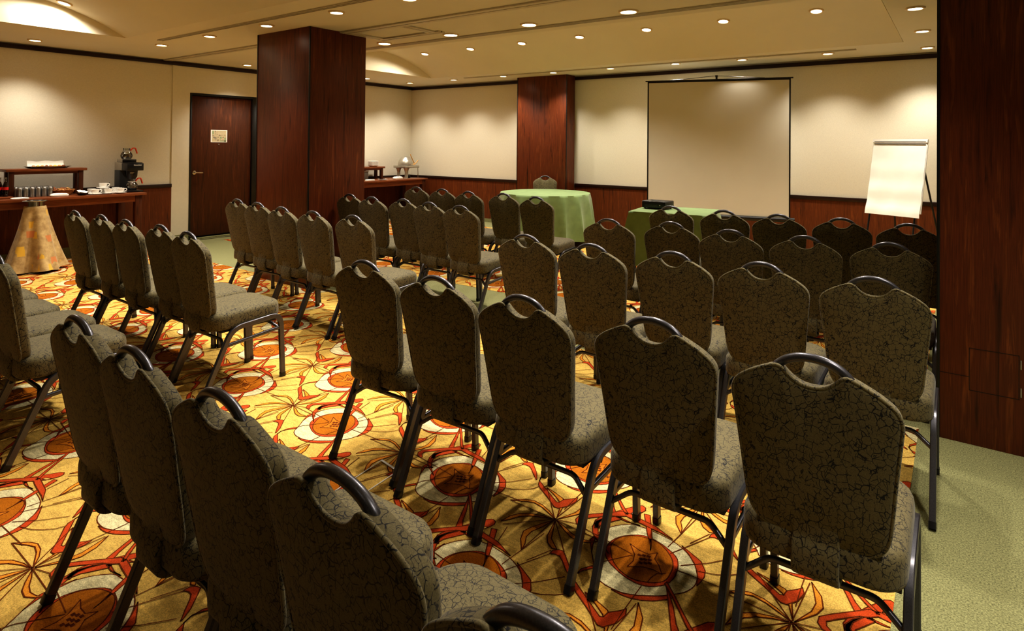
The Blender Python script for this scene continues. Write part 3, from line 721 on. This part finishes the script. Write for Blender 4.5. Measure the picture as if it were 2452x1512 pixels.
# projector
t = thing('projector', 'black video projector resting on the square green tablecloth', 'projector', (-2.885, 6.90, .7435), math.radians(-4))
MB().box(-.15, .15, -.12, .12, .012, .095, b=.012, seg=3).build('body', M['blackplastic'], t)
MB().box(-.11, .05, -.1215, -.119, .03, .055).box(-.12, .1, -.121, -.119, .068, .071).build('connector_panel', M['charcoal'], t)
kb = MB().lathe([(.001, 0), (.008, 0), (.008, .003), (.001, .003)], 12); kb.v = [(.085+x, -.1195-z, .05+y) for x, y, z in kb.v]; kb.build('button', M['brushed'], t)
ln = MB().lathe([(.001, 0), (.034, 0), (.034, .03), (.028, .03), (.026, .02), (.001, .02)], 24); ln.v = [(.06+x, .115+z, .055+y) for x, y, z in ln.v]; ln.build('lens', M['steeldark'], t)
MB().box(-.05, .02, -.06, .06, .0945, .0975, b=.001).build('control_pad', M['charcoal'], t)
for sx, sy in ((-.12, -.09), (.12, -.09), (-.12, .09), (.12, .09)): MB().lathe([(.012, 0), (.012, .013)], 12, (sx, sy, 0), cap0=True, cap1=True).build('foot', M['blackplastic'], t)
# projector cable is not seen; floor outlet ring is
fo = MB(); A = [Vector((-2.185, 1.975, 0)), Vector((-2.06, 1.955, 0)), Vector((-2.035, 1.655, 0)), Vector((-2.150, 1.668, 0))]
cc = sum(A, Vector())/4
vo = [p+(p-cc).normalized()*.012 for p in A]
vs = [(p.x, p.y, .0046) for p in A]+[(p.x, p.y, .0046) for p in vo]+[(p.x, p.y, .0068) for p in A]+[(p.x, p.y, .0068) for p in vo]
fs = []
for k in range(4):
    k2 = (k+1) % 4
    fs += [(8+k, 8+k2, 12+k2, 12+k), (4+k, 4+k2, 12+k2, 12+k), (k, k2, 8+k2, 8+k), (k, k2, 4+k2, 4+k)]
tag(fo.add(vs, fs).build('floor_outlet_ring', plain('pale_metal', (225, 222, 214), .4, var=.03)), 'thin pale metal frame of a floor outlet set in the gold carpet', 'floor outlet')

# ------------------------------------------------------------------ projection screen
t = thing('projection_screen', 'large white pull-up projection screen with black border standing before the wall', 'projection screen', (-2.71, 8.5, 0), math.radians(15.4))
hw = .94
MB().box(-hw+.018, hw-.018, -.002, .002, .545, 2.385).build('screen_fabric', M['screen'], t)
bd = MB(); bd.box(-hw, -hw+.019, -.0025, .0025, .545, 2.40); bd.box(hw-.019, hw, -.0025, .0025, .545, 2.40); bd.box(-hw, hw, -.0025, .0025, 2.385, 2.405)
bd.build('black_border', M['black'], t)
MB().box(-hw-.03, hw+.03, -.009, .009, 2.402, 2.42, b=.003).build('top_bar', M['black'], t)
MB().tube([(-hw-.03, .0, .515), (hw+.05, 0, .515)], .032, 16).build('roller_case', M['black'], t)
MB().tube([(0, .05, .45), (0, .05, 2.46)], .013, 10).build('pole', M['black'], t)
MB().box(-.018, .018, -.01, .06, 2.452, 2.472, b=.004).box(-.012, .012, -.012, .008, 2.42, 2.465, b=.004).build('hanger_hook', M['black'], t)
MB().tube(spline([(-.62, 0, 2.42), (-.3, 0, 2.44), (0, 0, 2.462), (.3, 0, 2.44), (.62, 0, 2.42)], 6), .004, 6).build('hanger_wire', M['steeldark'], t)
for a in (.5, 2.6, 4.71): MB().tube([(0, .05, .5), (.38*math.cos(a), .05+.38*math.sin(a)*.7, .012)], .011, 8).build('leg', M['steeldark'], t)

# flip chart
t = thing('flip_chart', 'flip chart easel holding a blank white paper pad beside the dark wood pillar', 'flip chart', (-.56, 7.96, 0), math.radians(-24))
th = math.radians(11); L2 = .84
def onb(x, u, d=0): return (x, -.075+math.sin(th)*u-math.cos(th)*d, .76+math.cos(th)*u+math.sin(th)*d)
def slabp(x0, x1, u0, u1, d0, d1): return [onb(x0, u0, d0), onb(x1, u0, d0), onb(x1, u1, d0), onb(x0, u1, d0), onb(x0, u0, d1), onb(x1, u0, d1), onb(x1, u1, d1), onb(x0, u1, d1)]
BF = [(0, 1, 2, 3), (4, 5, 6, 7), (0, 1, 5, 4), (1, 2, 6, 5), (2, 3, 7, 6), (3, 0, 4, 7)]
MB().add(slabp(-.29, .29, .03, L2, -.012, -.002), BF).build('backboard', plain('board_white', (225, 222, 214), .5), t)
pg = []
nu = 24
for k in range(nu+1):
    u = L2*.955-(L2*.975)*k/nu
    d = .004+.006*math.sin(k*.9)*(k/nu)+.02*(k/nu)**3
    pg.append([(lambda p: p)(onb(-.283+.566*q/16, u, d+.003*math.sin(q*.8+k*.35)*(k/nu)-.02*max(0, q/16-.85)*(k/nu)**4*6)) for q in range(17)])
m_ = MB(); vs = [p for r in pg for p in r]; m_.add(vs, [(i*17+j, i*17+j+1, (i+1)*17+j+1, (i+1)*17+j) for i in range(nu) for j in range(16)])
m_.build('paper_pad', M['paper'], t, angle=80)
MB().add(slabp(-.29, .29, L2*.955, L2*1.0, 0, .014), BF).build('clamp_bar', M['white'], t)
MB().add(slabp(-.27, .275, L2*.962, L2*.972, .014, .016), BF).add(slabp(-.27, .275, L2*.93, L2*.948, .012, .0135), BF).build('clamp_slot', M['greypanel'], t)
for x in (-.25, .22): MB().tube([onb(x, .25, -.025), (x*1.06, -.21, .012)], .010, 8).build('leg', M['black'], t)
for x in (-.14, .30): MB().tube([onb(x*.7, .7, -.03), (x*1.2, .36, .012)], .010, 8).build('leg', M['black'], t)

# ------------------------------------------------------------------ wooden serving tables
def serving_table(name, label, y0, y1, xb, xf, zt, legs):
    t = thing(name, label, 'table', ((xb+xf)/2, (y0+y1)/2, 0)); w, l = (xf-xb)/2, (y1-y0)/2
    MB().box(-w, w, -l, l, zt-.032, zt, b=.004).build('tabletop', M['wood_y'], t)
    ap = MB(); ap.box(w-.06, w-.035, -l+.05, l-.05, zt-.115, zt-.032); ap.box(-w+.035, -w+.06, -l+.05, l-.05, zt-.115, zt-.032)
    ap.box(-w+.05, w-.05, l-.075, l-.05, zt-.115, zt-.032); ap.box(-w+.05, w-.05, -l+.05, -l+.075, zt-.115, zt-.032)
    ap.build('apron', M['wood_y'], t)
    for sy in (-1, 1):
        for sx in (-1, 1):
            yy, xx = sy*(l-.085), sx*(w-.065)
            MB().box(xx-.04, xx+.04, yy-.04, yy+.04, 0.0006, zt-.032, b=.003).build('leg', M['wood_v'], t)
    return t
serving_table('serving_table', 'long reddish wood serving table along the door wall with coffee maker and glasses', .6, 3.69, -9.31, -8.66, .81, 2)
serving_table('serving_table', 'reddish wood serving table in the far corner with chafing dish', 6.8, 8.95, -9.31, -8.62, .79, 2)
def riser(label, y0, y1, x0, x1, zb, zt, lg=.05):
    t = thing('display_riser', label, 'riser', ((x0+x1)/2, (y0+y1)/2, zb)); w, l, h = (x1-x0)/2, (y1-y0)/2, zt-zb
    MB().box(-w, w, -l, l, h-.034, h, b=.004).build('shelf_top', M['wood_y'], t)
    MB().box(w-.055, w-.035, -l+.07, l-.07, h-.066, h-.034).box(-w+.035, -w+.055, -l+.07, l-.07, h-.066, h-.034).build('apron', M['wood_y'], t)
    for sx in (-1, 1):
        for sy in (-1, 1):
            x, y = sx*(w-.045), sy*(l-.06); MB().box(x-lg/2, x+lg/2, y-lg/2, y+lg/2, 0.0005, h-.034, b=.002).build('leg', M['wood_v'], t)
riser('small wood riser shelf holding a pastry platter over the glasses', 2.30, 3.13, -9.27, -9.03, .8105, 1.142)
riser('small wood riser shelf holding a stack of white plates in the corner', 7.2, 8.2, -9.30, -9.05, .7905, 1.03)

# platter with pastries
t = thing('serving_platter', 'oval steel platter lined with white paper on top of the riser', 'platter', (-9.13, 2.74, 1.1425))
MB().lathe([(.001, .002), (.17, .002), (.20, .012), (.245, .028), (.25, .026), (.205, .006), (.17, 0), (.001, 0)], 40, sx=.44, sy=1).build('tray', M['chrome'], t)
np_ = MB(); rows_ = []
for k in range(13):
    y = -.19+.38*k/12
    rows_.append([(.075+.006*math.sin(k), y, .012), (.03, y, .012), (-.04, y, .016), (-.075, y, .03), (-.09, y, .068+.006*math.sin(k*1.3)), (-.092, y, .088+.006*math.sin(k*1.1+1))])
np_.add([p for r in rows_ for p in r], [(i*6+j, i*6+j+1, (i+1)*6+j+1, (i+1)*6+j) for i in range(12) for j in range(5)])
np_.build('paper_liner', M['paper'], t, angle=80)
pm = {}
def blob(m_, rx, ry, rz, seed):
    r_ = random.Random(seed); bm = bmesh.new(); bmesh.ops.create_icosphere(bm, subdivisions=2, radius=1)
    for v in bm.verts:
        k = 1+.12*math.sin(v.co.x*4+seed)*math.cos(v.co.y*5+seed*2); v.co = Vector((v.co.x*rx*k, v.co.y*ry*k, max(v.co.z, -.55)*rz*k))
    m_.add([v.co[:] for v in bm.verts], [[v.index for v in f.verts] for f in bm.faces]); bm.free()
k = 0
for row in range(2):
    for i in range(8):
        y = 2.74-.155+i*.044+row*.012; mt = [M['bread'], M['bread3'], M['bread'], M['bread2']][(i*3+row) % 4]
        mb = MB(); blob(mb, .022, .02, .017, k); k += 1
        ob = mb.build('pastry', mt, angle=80); ob.location = (-9.10-.045*row, y, 1.1425+.012+.0105); ob.rotation_euler = (0, 0, k)
        colr = {'baked_pastry': 'golden', 'yellow_pastry': 'yellow', 'brown_pastry': 'brown'}[mt.name]
        tag(ob, '%s pastry, %s from the bottle end in the %s line on the platter' % (colr, ORD[i], ['front', 'back'][row]), 'pastry', 'pastries on the oval platter')
# glasses upside down
gl0 = None; k = 0
for r_ in range(4):
    for i in range(6):
        x = -8.93-r_*.072; y = 2.405+i*.060+(r_ % 2)*.028
        if y > 2.775: continue
        lab = 'upturned clear tumbler, %s from the bottles in row %s from the table edge' % (ORD[i], ['one', 'two', 'three', 'four'][r_])
        if gl0 is None:
            mb = MB().lathe([(.0275, .0005), (.0265, .09), (.0255, .112), (.02, .1165), (.0005, .117), (.0005, .108), (.019, .107), (.0225, .1), (.0245, .05), (.0255, .0005)], 20)
            mb.f += [tuple()] if 0 else []
            n_ = 20; L_ = 10
            mb.f += [(k_, (k_+1) % n_, (L_-1)*n_+(k_+1) % n_, (L_-1)*n_+k_) for k_ in range(n_)]; mb.m += [0]*n_
            gl0 = mb.build('tumbler', M['tumbler'], angle=50); g = gl0
        else: g = gl0.copy(); COL.objects.link(g)
        g.location = (x, y, .8105); tag(g, lab, 'glass', 'upturned tumblers under the riser')
# bottles on a wooden board
t = MB().box(-9.12, -8.84, 1.92, 2.325, .8105, .832, b=.005).build('serving_board', M['wood_y']); tag(t, 'flat reddish wood board under the cola bottles at the table edge', 'board')
b0 = None
for i, (x, y) in enumerate(((-8.93, 2.272), (-9.0, 2.235), (-8.92, 2.195))):
    lab = ['dark cola bottle with red label standing closest to the riser leg', 'dark cola bottle with red label at the back of the board', 'dark cola bottle with red label at the picture edge'][i]
    if b0 is None:
        b0 = thing('bottle', lab, 'bottle', (x, y, .8325), 0, 'cola bottles on the board')
        MB().lathe([(.001, 0), (.027, 0), (.029, .006), (.029, .045), (.027, .06), (.0295, .085), (.028, .12), (.018, .155), (.0125, .172)], 20).build('body', M['cola'], b0)
        MB().lathe([(.0125, .172), (.0115, .2), (.0125, .212)], 20).build('neck', M['glass'], b0)
        MB().lathe([(.0303, .078), (.0303, .11)], 20).build('paper_label', M['redlabel'], b0)
        MB().lathe([(.0145, .208), (.0145, .218), (.012, .221), (.001, .221)], 16).build('cap', M['chrome'], b0); reg(b0)
    else: dup(b0, (x, y, .8325), i, lab)
# napkins and plates
def napkin(x, y, z, lx, ly, h, label, rz=0):
    mb = MB(); rg = []
    for s, zz in ((.92, 0), (1, .15), (1.0, .5), (.96, .8), (.8, 1), (.3, 1.06)):
        rg.append([((lx/2)*s*math.copysign(abs(math.cos(a))**.6, math.cos(a)), (ly/2)*s*math.copysign(abs(math.sin(a))**.6, math.sin(a)), h*zz*(1+.12*math.sin(2*a+1))) for a in [2*PI*k/28 for k in range(28)]])
    o = mb.loft(rg).build('folded_napkin', M['linen'], angle=60); o.location = (x, y, z); o.rotation_euler = (0, 0, rz); tag(o, label, 'napkin')
napkin(-8.80, 2.76, .8105, .10, .19, .034, 'thick folded white napkin in front of the bread basket', .1)
napkin(-8.75, 2.36, .8105, .10, .17, .014, 'thin flat folded white napkin in front of the glasses', 0)
napkin(-8.75, 8.25, .7905, .11, .23, .046, 'rolled white napkin beside the chafing dish in the corner', .1)
napkin(-8.74, 7.55, .7905, .10, .20, .024, 'flat white napkin next to the free-standing pillar on the corner table', 0)
t = MB().lathe([(.001, 0), (.05, 0), (.075, .006), (.105, .016), (.104, .0185), (.07, .010), (.001, .008)], 28, sx=.6).build('small_dish', M['white']); t.location = (-8.74, 7.86, .7905); tag(t, 'shallow white dish with tongs on the corner table below the plate stack', 'dish')
t = MB().tube([(0, -.06, 0), (0, .07, .008)], .005, 8).tube([(.012, -.06, 0), (.014, .07, .012)], .005, 8).build('tongs', M['black']); t.location = (-8.745, 7.84, .806); tag(t, 'small dark tongs lying in the shallow white dish', 'tongs')
# bread basket
t = thing('bread_basket', 'oval wicker basket of pretzels behind the thick folded napkin', 'basket', (-8.99, 2.86, .8105))
wv = MB(); wv.lathe([(.001, .004), (.06, .004), (.075, .03), (.085, .062), (.08, .062), (.07, .03), (.055, .009), (.001, .009)], 36, sx=.8, sy=1.4)
wv.build('basket_body', M['wicker'], t)
rim = [(.068*math.cos(2*PI*k/40), .119*math.sin(2*PI*k/40), .064+.003*math.sin(k*2.2)) for k in range(40)]
MB().tube(rim, .007, 6, closed=True).build('basket_rim', M['wicker'], t)
for i, (dx, dy, dz) in enumerate(((0, -.06, .085), (.02, -.02, .078), (-.02, .02, .08), (.01, .065, .072))):
    pts = spline([(.032*math.sin(2*a_)*1.0, .034*math.cos(a_)*1.1, .006*math.sin(3*a_)) for a_ in [2*PI*q/10 for q in range(10)]], 4, closed=True)
    o = MB().tube(pts, .008, 8, closed=True).build('pretzel', [M['bread3'], M['bread']][i % 2], angle=80); o.location = (-8.99+dx, 2.86+dy, .8105+dz-.01); o.rotation_euler = (.3*i-.2, .25, i)
    tag(o, 'brown twisted pretzel, %s from the glasses end in the wicker basket' % ORD[i], 'pretzel', 'pretzels in the wicker basket')
# bowl of packets
t = MB().lathe([(.001, 0), (.03, 0), (.055, .014), (.068, .03), (.064, .03), (.05, .016), (.001, .008)], 28).build('small_bowl', M['wood_dark']); t.location = (-8.80, 3.0, .8105); tag(t, 'dark shallow bowl filled with white packets beside the cups', 'bowl')
for i in range(7):
    a = i*2.4; rr = .028 if i else 0
    o = MB().box(-.022, .022, -.032, .032, -.003, .003, b=.002).build('sugar_packet', M['paper']); o.location = (-8.80+rr*math.cos(a), 3.0+rr*math.sin(a), .845+.007*(i % 3)+(.012 if i == 0 else 0)); o.rotation_euler = (.5*math.sin(a), .5*math.cos(a), a)
    tag(o, 'white sugar packet heaped in the dark shallow bowl', 'packet', 'sugar packets in the dark bowl')
# cups and saucers
c0 = s0 = None
cups = [(-8.76, 3.125, .8105, 'front cup nearest the sugar bowl'), (-8.77, 3.275, .8105, 'middle cup of the front line'), (-8.78, 3.42, .8105, 'front cup nearest the coffee maker'),
        (-8.90, 3.135, .8105, 'back cup behind the one nearest the sugar bowl'), (-8.91, 3.28, .8105, 'middle cup of the back line'), (-8.92, 3.42, .8105, 'back cup beside the coffee maker'),
        (-8.835, 3.24, .880, 'cup stacked on top of the others')]
for i, (x, y, z, d) in enumerate(cups):
    ls = 'white round saucer under the %s' % d; lc = 'white china coffee cup, %s' % d
    if s0 is None:
        s0 = MB().lathe([(.001, .001), (.035, .001), (.05, .005), (.072, .013), (.071, .0155), (.05, .008), (.03, .005), (.001, .005)], 28).build('saucer', M['white']); s_ = s0
    else: s_ = s0.copy(); COL.objects.link(s_)
    s_.location = (x, y, z); tag(s_, ls, 'saucer', 'saucers by the coffee maker')
    if c0 is None:
        c0 = thing('coffee_cup', lc, 'cup', (0, 0, 0), 0, 'cups by the coffee maker')
        MB().lathe([(.001, .003), (.024, .003), (.027, 0), (.029, .004), (.038, .02), (.045, .045), (.046, .062), (.0435, .062), (.042, .045), (.035, .022), (.025, .008), (.001, .007)], 28).build('bowl', M['white'], c0)
        MB().tube(spline([(0, .043, .052), (.0, .062, .055), (0, .070, .042), (0, .060, .026), (0, .040, .022)], 5), .0045, 8).build('handle', M['white'], c0); reg(c0); c_ = c0
    else: c_ = dup(c0, (0, 0, 0), 0, lc)
    c_.location = (x, y, z+.0055); c_.rotation_euler = (0, 0, -.25+.1*math.sin(i*2))
# coffee maker
t = thing('coffee_maker', 'black and steel drip coffee maker at the end of the serving table', 'coffee maker', (-9.02, 3.615, .8105))
MB().box(-.2, .2, -.10, .10, 0, .022, b=.004).build('base', M['blackplastic'], t)
MB().box(-.2, -.04, -.10, .10, .022, .285, b=.004).build('column', M['charcoal'], t)
MB().box(-.2, .02, -.10, .10, .285, .388, b=.004).build('steel_top', M['brushed'], t)
ft = MB().box(.02, .2, -.10, .10, .285, .382, b=.006).build('front_panel', M['blackplastic'], t)
MB().box(-.05, .19, -.09, .09, .383, .392, b=.003).build('top_plate', M['black'], t)
MB().lathe([(.001, .175), (.045, .175), (.062, .205), (.068, .285), (.001, .285)], 24, (.09, 0, 0)).build('brew_basket', M['blackplastic'], t)
MB().box(.15, .175, -.01, .012, .215, .255, b=.004).build('basket_handle', M['blackplastic'], t)
wm = MB().box(-.17, .0, -.085, .085, .392, .432, b=.004).build('upper_warmer', M['brushed'], t)
MB().box(.0, .012, -.085, .085, .394, .43, b=.002).build('warmer_front', M['blackplastic'], wm)
MB().lathe([(.001, .022), (.062, .022), (.062, .028), (.001, .028)], 28, (.09, 0, 0)).build('hot_plate', M['black'], t)
def letters(txt, size, parent, loc, rot, mat, name='lettering'):
    cu = bpy.data.curves.new(name, 'FONT'); cu.body = txt; cu.size = size; cu.align_x = 'CENTER'; cu.extrude = .0004
    ob = bpy.data.objects.new(name, cu); COL.objects.link(ob)
    dg = bpy.context.evaluated_depsgraph_get(); me = bpy.data.meshes.new_from_object(ob.evaluated_get(dg))
    bpy.data.objects.remove(ob); o = bpy.data.objects.new(name, me); COL.objects.link(o); me.materials.clear(); me.materials.append(mat)
    o.parent = parent; o.location = loc; o.rotation_euler = rot; return o
letters('Bloomfield', .022, ft, (.2012, .025, .352), (PI/2, 0, PI/2), M['white'])
MB().box(.1575, .1600, -.05, .0, .248, .262).build('maker_plate', M['brushed'], ft)
def carafe(label, loc, rz, full):
    c = thing('coffee_pot', label, 'coffee pot', loc, rz)
    MB().lathe([(.001, .001), (.05, .001), (.066, .018), (.073, .045), (.064, .078), (.046, .1), (.042, .108), (.043, .148), (.041, .148), (.040, .108), (.044, .099), (.061, .077), (.0705, .045), (.064, .019), (.049, .004), (.001, .004)], 28).build('glass_body', M['glass'], c)
    if full: MB().lathe([(.001, .005), (.048, .005), (.063, .02), (.0695, .045), (.0625, .072), (.001, .072)], 28).build('coffee', M['coffee'], c)
    MB().lathe([(.0445, .100), (.0475, .104), (.0445, .116), (.0435, .116)], 28).build('collar_band', M['orangeplastic'] if 0 else M['brushed'], c)
    MB().sweep(fillet([(0, .044, .108), (0, .082, .150), (0, .118, .150), (0, .142, .075)], .02, 4), rrect(.02, .014, .005), N=(1, 0, 0), scale=None).build('handle', M['orangeplastic'], c)
carafe('glass coffee pot with orange handle on the upper warmer, dark coffee inside', (-9.105, 3.615, .8105+.4325), .15, True)
carafe('glass coffee pot with orange handle under the brew basket, nearly empty', (-8.93, 3.615, .8105+.0285), .15, False)
tag(MB().tube(spline([(-9.2, 3.45, .93), (-9.26, 3.42, .86), (-9.24, 3.36, .8165), (-9.21, 3.28, .8165), (-9.19, 3.2, .8165)], 8), .005, 6).build('power_cord', M['black']), 'black power cord trailing from the coffee maker along the back of the table', 'cord')
# plates stack, box and chafing dish in the corner
p0 = None
for i in range(6):
    if p0 is None:
        p0 = MB().lathe([(.001, 0), (.06, 0), (.075, .006), (.098, .02), (.104, .026), (.1025, .028), (.07, .009), (.001, .005)], 32).build('soup_plate', M['white']); p_ = p0
    else: p_ = p0.copy(); COL.objects.link(p_)
    p_.location = (-9.17, 8.0, 1.0308+i*.0155)
    tag(p_, 'white china plate, %s from the bottom of the stack on the corner riser' % ORD[i], 'plate', 'stacked plates on the corner riser')
t = thing('napkin_box', 'grey metal box standing under the corner riser shelf', 'box', (-9.19, 7.68, .7905)); MB().box(-.06, .06, -.17, .17, 0, .14, b=.006).build('box_body', M['greypanel'], t); MB().box(-.064, .064, -.174, .174, .14, .165, b=.006).build('lid', M['brushed'], t)
t = thing('chafing_dish', 'steel roll-top chafing dish with round dome lid in the far corner', 'chafing dish', (-8.97, 8.66, .7905))
dm = MB(); pr = [(.15*math.cos(a), .255+.185*math.sin(a)) for a in [PI/2*k/14 for k in range(14)]]+[(.001, .44)]
dm.lathe(pr, 40, (0, 0, 0), sy=1.0).build('dome_lid', M['brushed'], t)
MB().box(-.17, .17, -.165, .225, .205, .252, b=.006).build('water_pan', M['brushed'], t)
for sx in (-1, 1): MB().lathe([(.05, 0), (.045, .01), (.042, .12), (.06, .175), (.085, .206)], 20, (sx*.11, -.075, 0), cap0=True, cap1=True, sx=.7, sy=.8).build('leg', M['brushed'], t)
for sx in (-1, 1): MB().tube(fillet([(sx*.14, .21, .206), (sx*.145, .213, .1), (sx*.145, .215, .002)], .03), .007, 8).build('leg', M['chrome'], t)
MB().tube([(.14, -.06, .275), (.18, -.03, .278), (.145, 0, .275)], .007, 8).build('lid_handle', M['chrome'], t)
MB().lathe([(.001, 0), (.04, 0), (.042, .045), (.03, .05), (.001, .05)], 20, (0, .09, 0)).build('burner_can', M['black'], t)
t = thing('serving_utensils', 'pair of pale wooden salad servers lying crossed on the chafing dish', 'salad servers', (-8.90, 8.835, 1.046))
MB().tube(spline([(0, -.05, .01), (0, .0, .03), (.0, -.05, .12), (0, -.11, .22)], 5), .009, 8, scale=None).build('spoon', M['tongwood'], t)
MB().tube(spline([(.02, -.06, .008), (.02, .0, .022), (.02, .05, .06), (.02, .09, .10)], 5), .009, 8).build('fork', M['tongwood'], t)

# draped pedestal by the coffee table
t = thing('draped_pedestal', 'cream cloth with yellow leaf patches draped over a pedestal with steel top', 'pedestal', (-8.50, 2.435, .0045))
n = 120; rings = []
for j in range(30):
    q = j/29; z = .735-.725*q
    r = []
    for k_ in range(n):
        a = 2*PI*k_/n
        base = .098+.165*q**1.15
        f_ = .5*math.sin(5*a+.8)+.3*math.sin(8*a+2)+.2*math.sin(3*a)
        rr = base*(1+.36*f_*q**.7)
        zz = z+(.012*math.sin(5*a+1)*q**6)+.012*q**6
        r.append((rr*math.cos(a), rr*math.sin(a)*1.05, max(.0, zz)))
    rings.append(r)
rings = [[(.09*math.cos(2*PI*k_/n), .09*math.sin(2*PI*k_/n), .738) for k_ in range(n)]]+rings
MB().loft(rings, cap0=False, cap1=False).build('cloth', M['leafcloth'], t, angle=80)
MB().lathe([(.09, .60), (.09, .785), (.085, .785), (.085, .60)], 32).build('steel_bin', M['chrome'], t)
MB().lathe([(.085, .786), (.118, .793), (.119, .796), (.085, .800), (.06, .792), (.001, .792)], 36).build('steel_rim', M['chrome'], t)
MB().lathe([(.07, 0), (.07, .61)], 24, cap0=True, cap1=True).build('post', M['steeldark'], t)

# ------------------------------------------------------------------ camera, world, view
cam = bpy.data.cameras.new('camera'); co = bpy.data.objects.new('camera', cam); COL.objects.link(co)
yaw, pitch, roll = math.radians(36.143), math.radians(.604), math.radians(.509)
cyw, syw, cp, sp = math.cos(yaw), math.sin(yaw), math.cos(pitch), math.sin(pitch)
fw = Vector((-syw*cp, cyw*cp, sp)); r0 = Vector((cyw, syw, 0)); u0 = r0.cross(fw)
r = r0*math.cos(roll)+u0*math.sin(roll); u = u0*math.cos(roll)-r0*math.sin(roll)
mx = Matrix((r, u, -fw)).transposed().to_4x4(); mx.translation = (0, 0, 1.5)
co.matrix_world = mx
cam.sensor_fit = 'HORIZONTAL'; cam.sensor_width = 36; cam.lens = 1464.5/2452*36
cam.shift_y = (328.56-756)/2452; cam.clip_start = .05; cam.clip_end = 60
SC.camera = co
wd = bpy.data.worlds.new('world'); SC.world = wd; wd.use_nodes = True
wd.node_tree.nodes['Background'].inputs[0].default_value = (1, .85, .65, 1); wd.node_tree.nodes['Background'].inputs[1].default_value = .05
SC.view_settings.view_transform = 'Standard'; SC.view_settings.look = 'None'; SC.view_settings.exposure = 0
try: SC.view_settings.look = 'Medium High Contrast'
except Exception: pass
cy_ = SC.cycles
cy_.use_denoising = True; cy_.max_bounces = 7; cy_.diffuse_bounces = 4; cy_.use_adaptive_sampling = True; cy_.adaptive_threshold = .04; cy_.adaptive_min_samples = 16; cy_.glossy_bounces = 3; cy_.transmission_bounces = 8
cy_.sample_clamp_indirect = 4; cy_.caustics_reflective = False; cy_.caustics_refractive = False
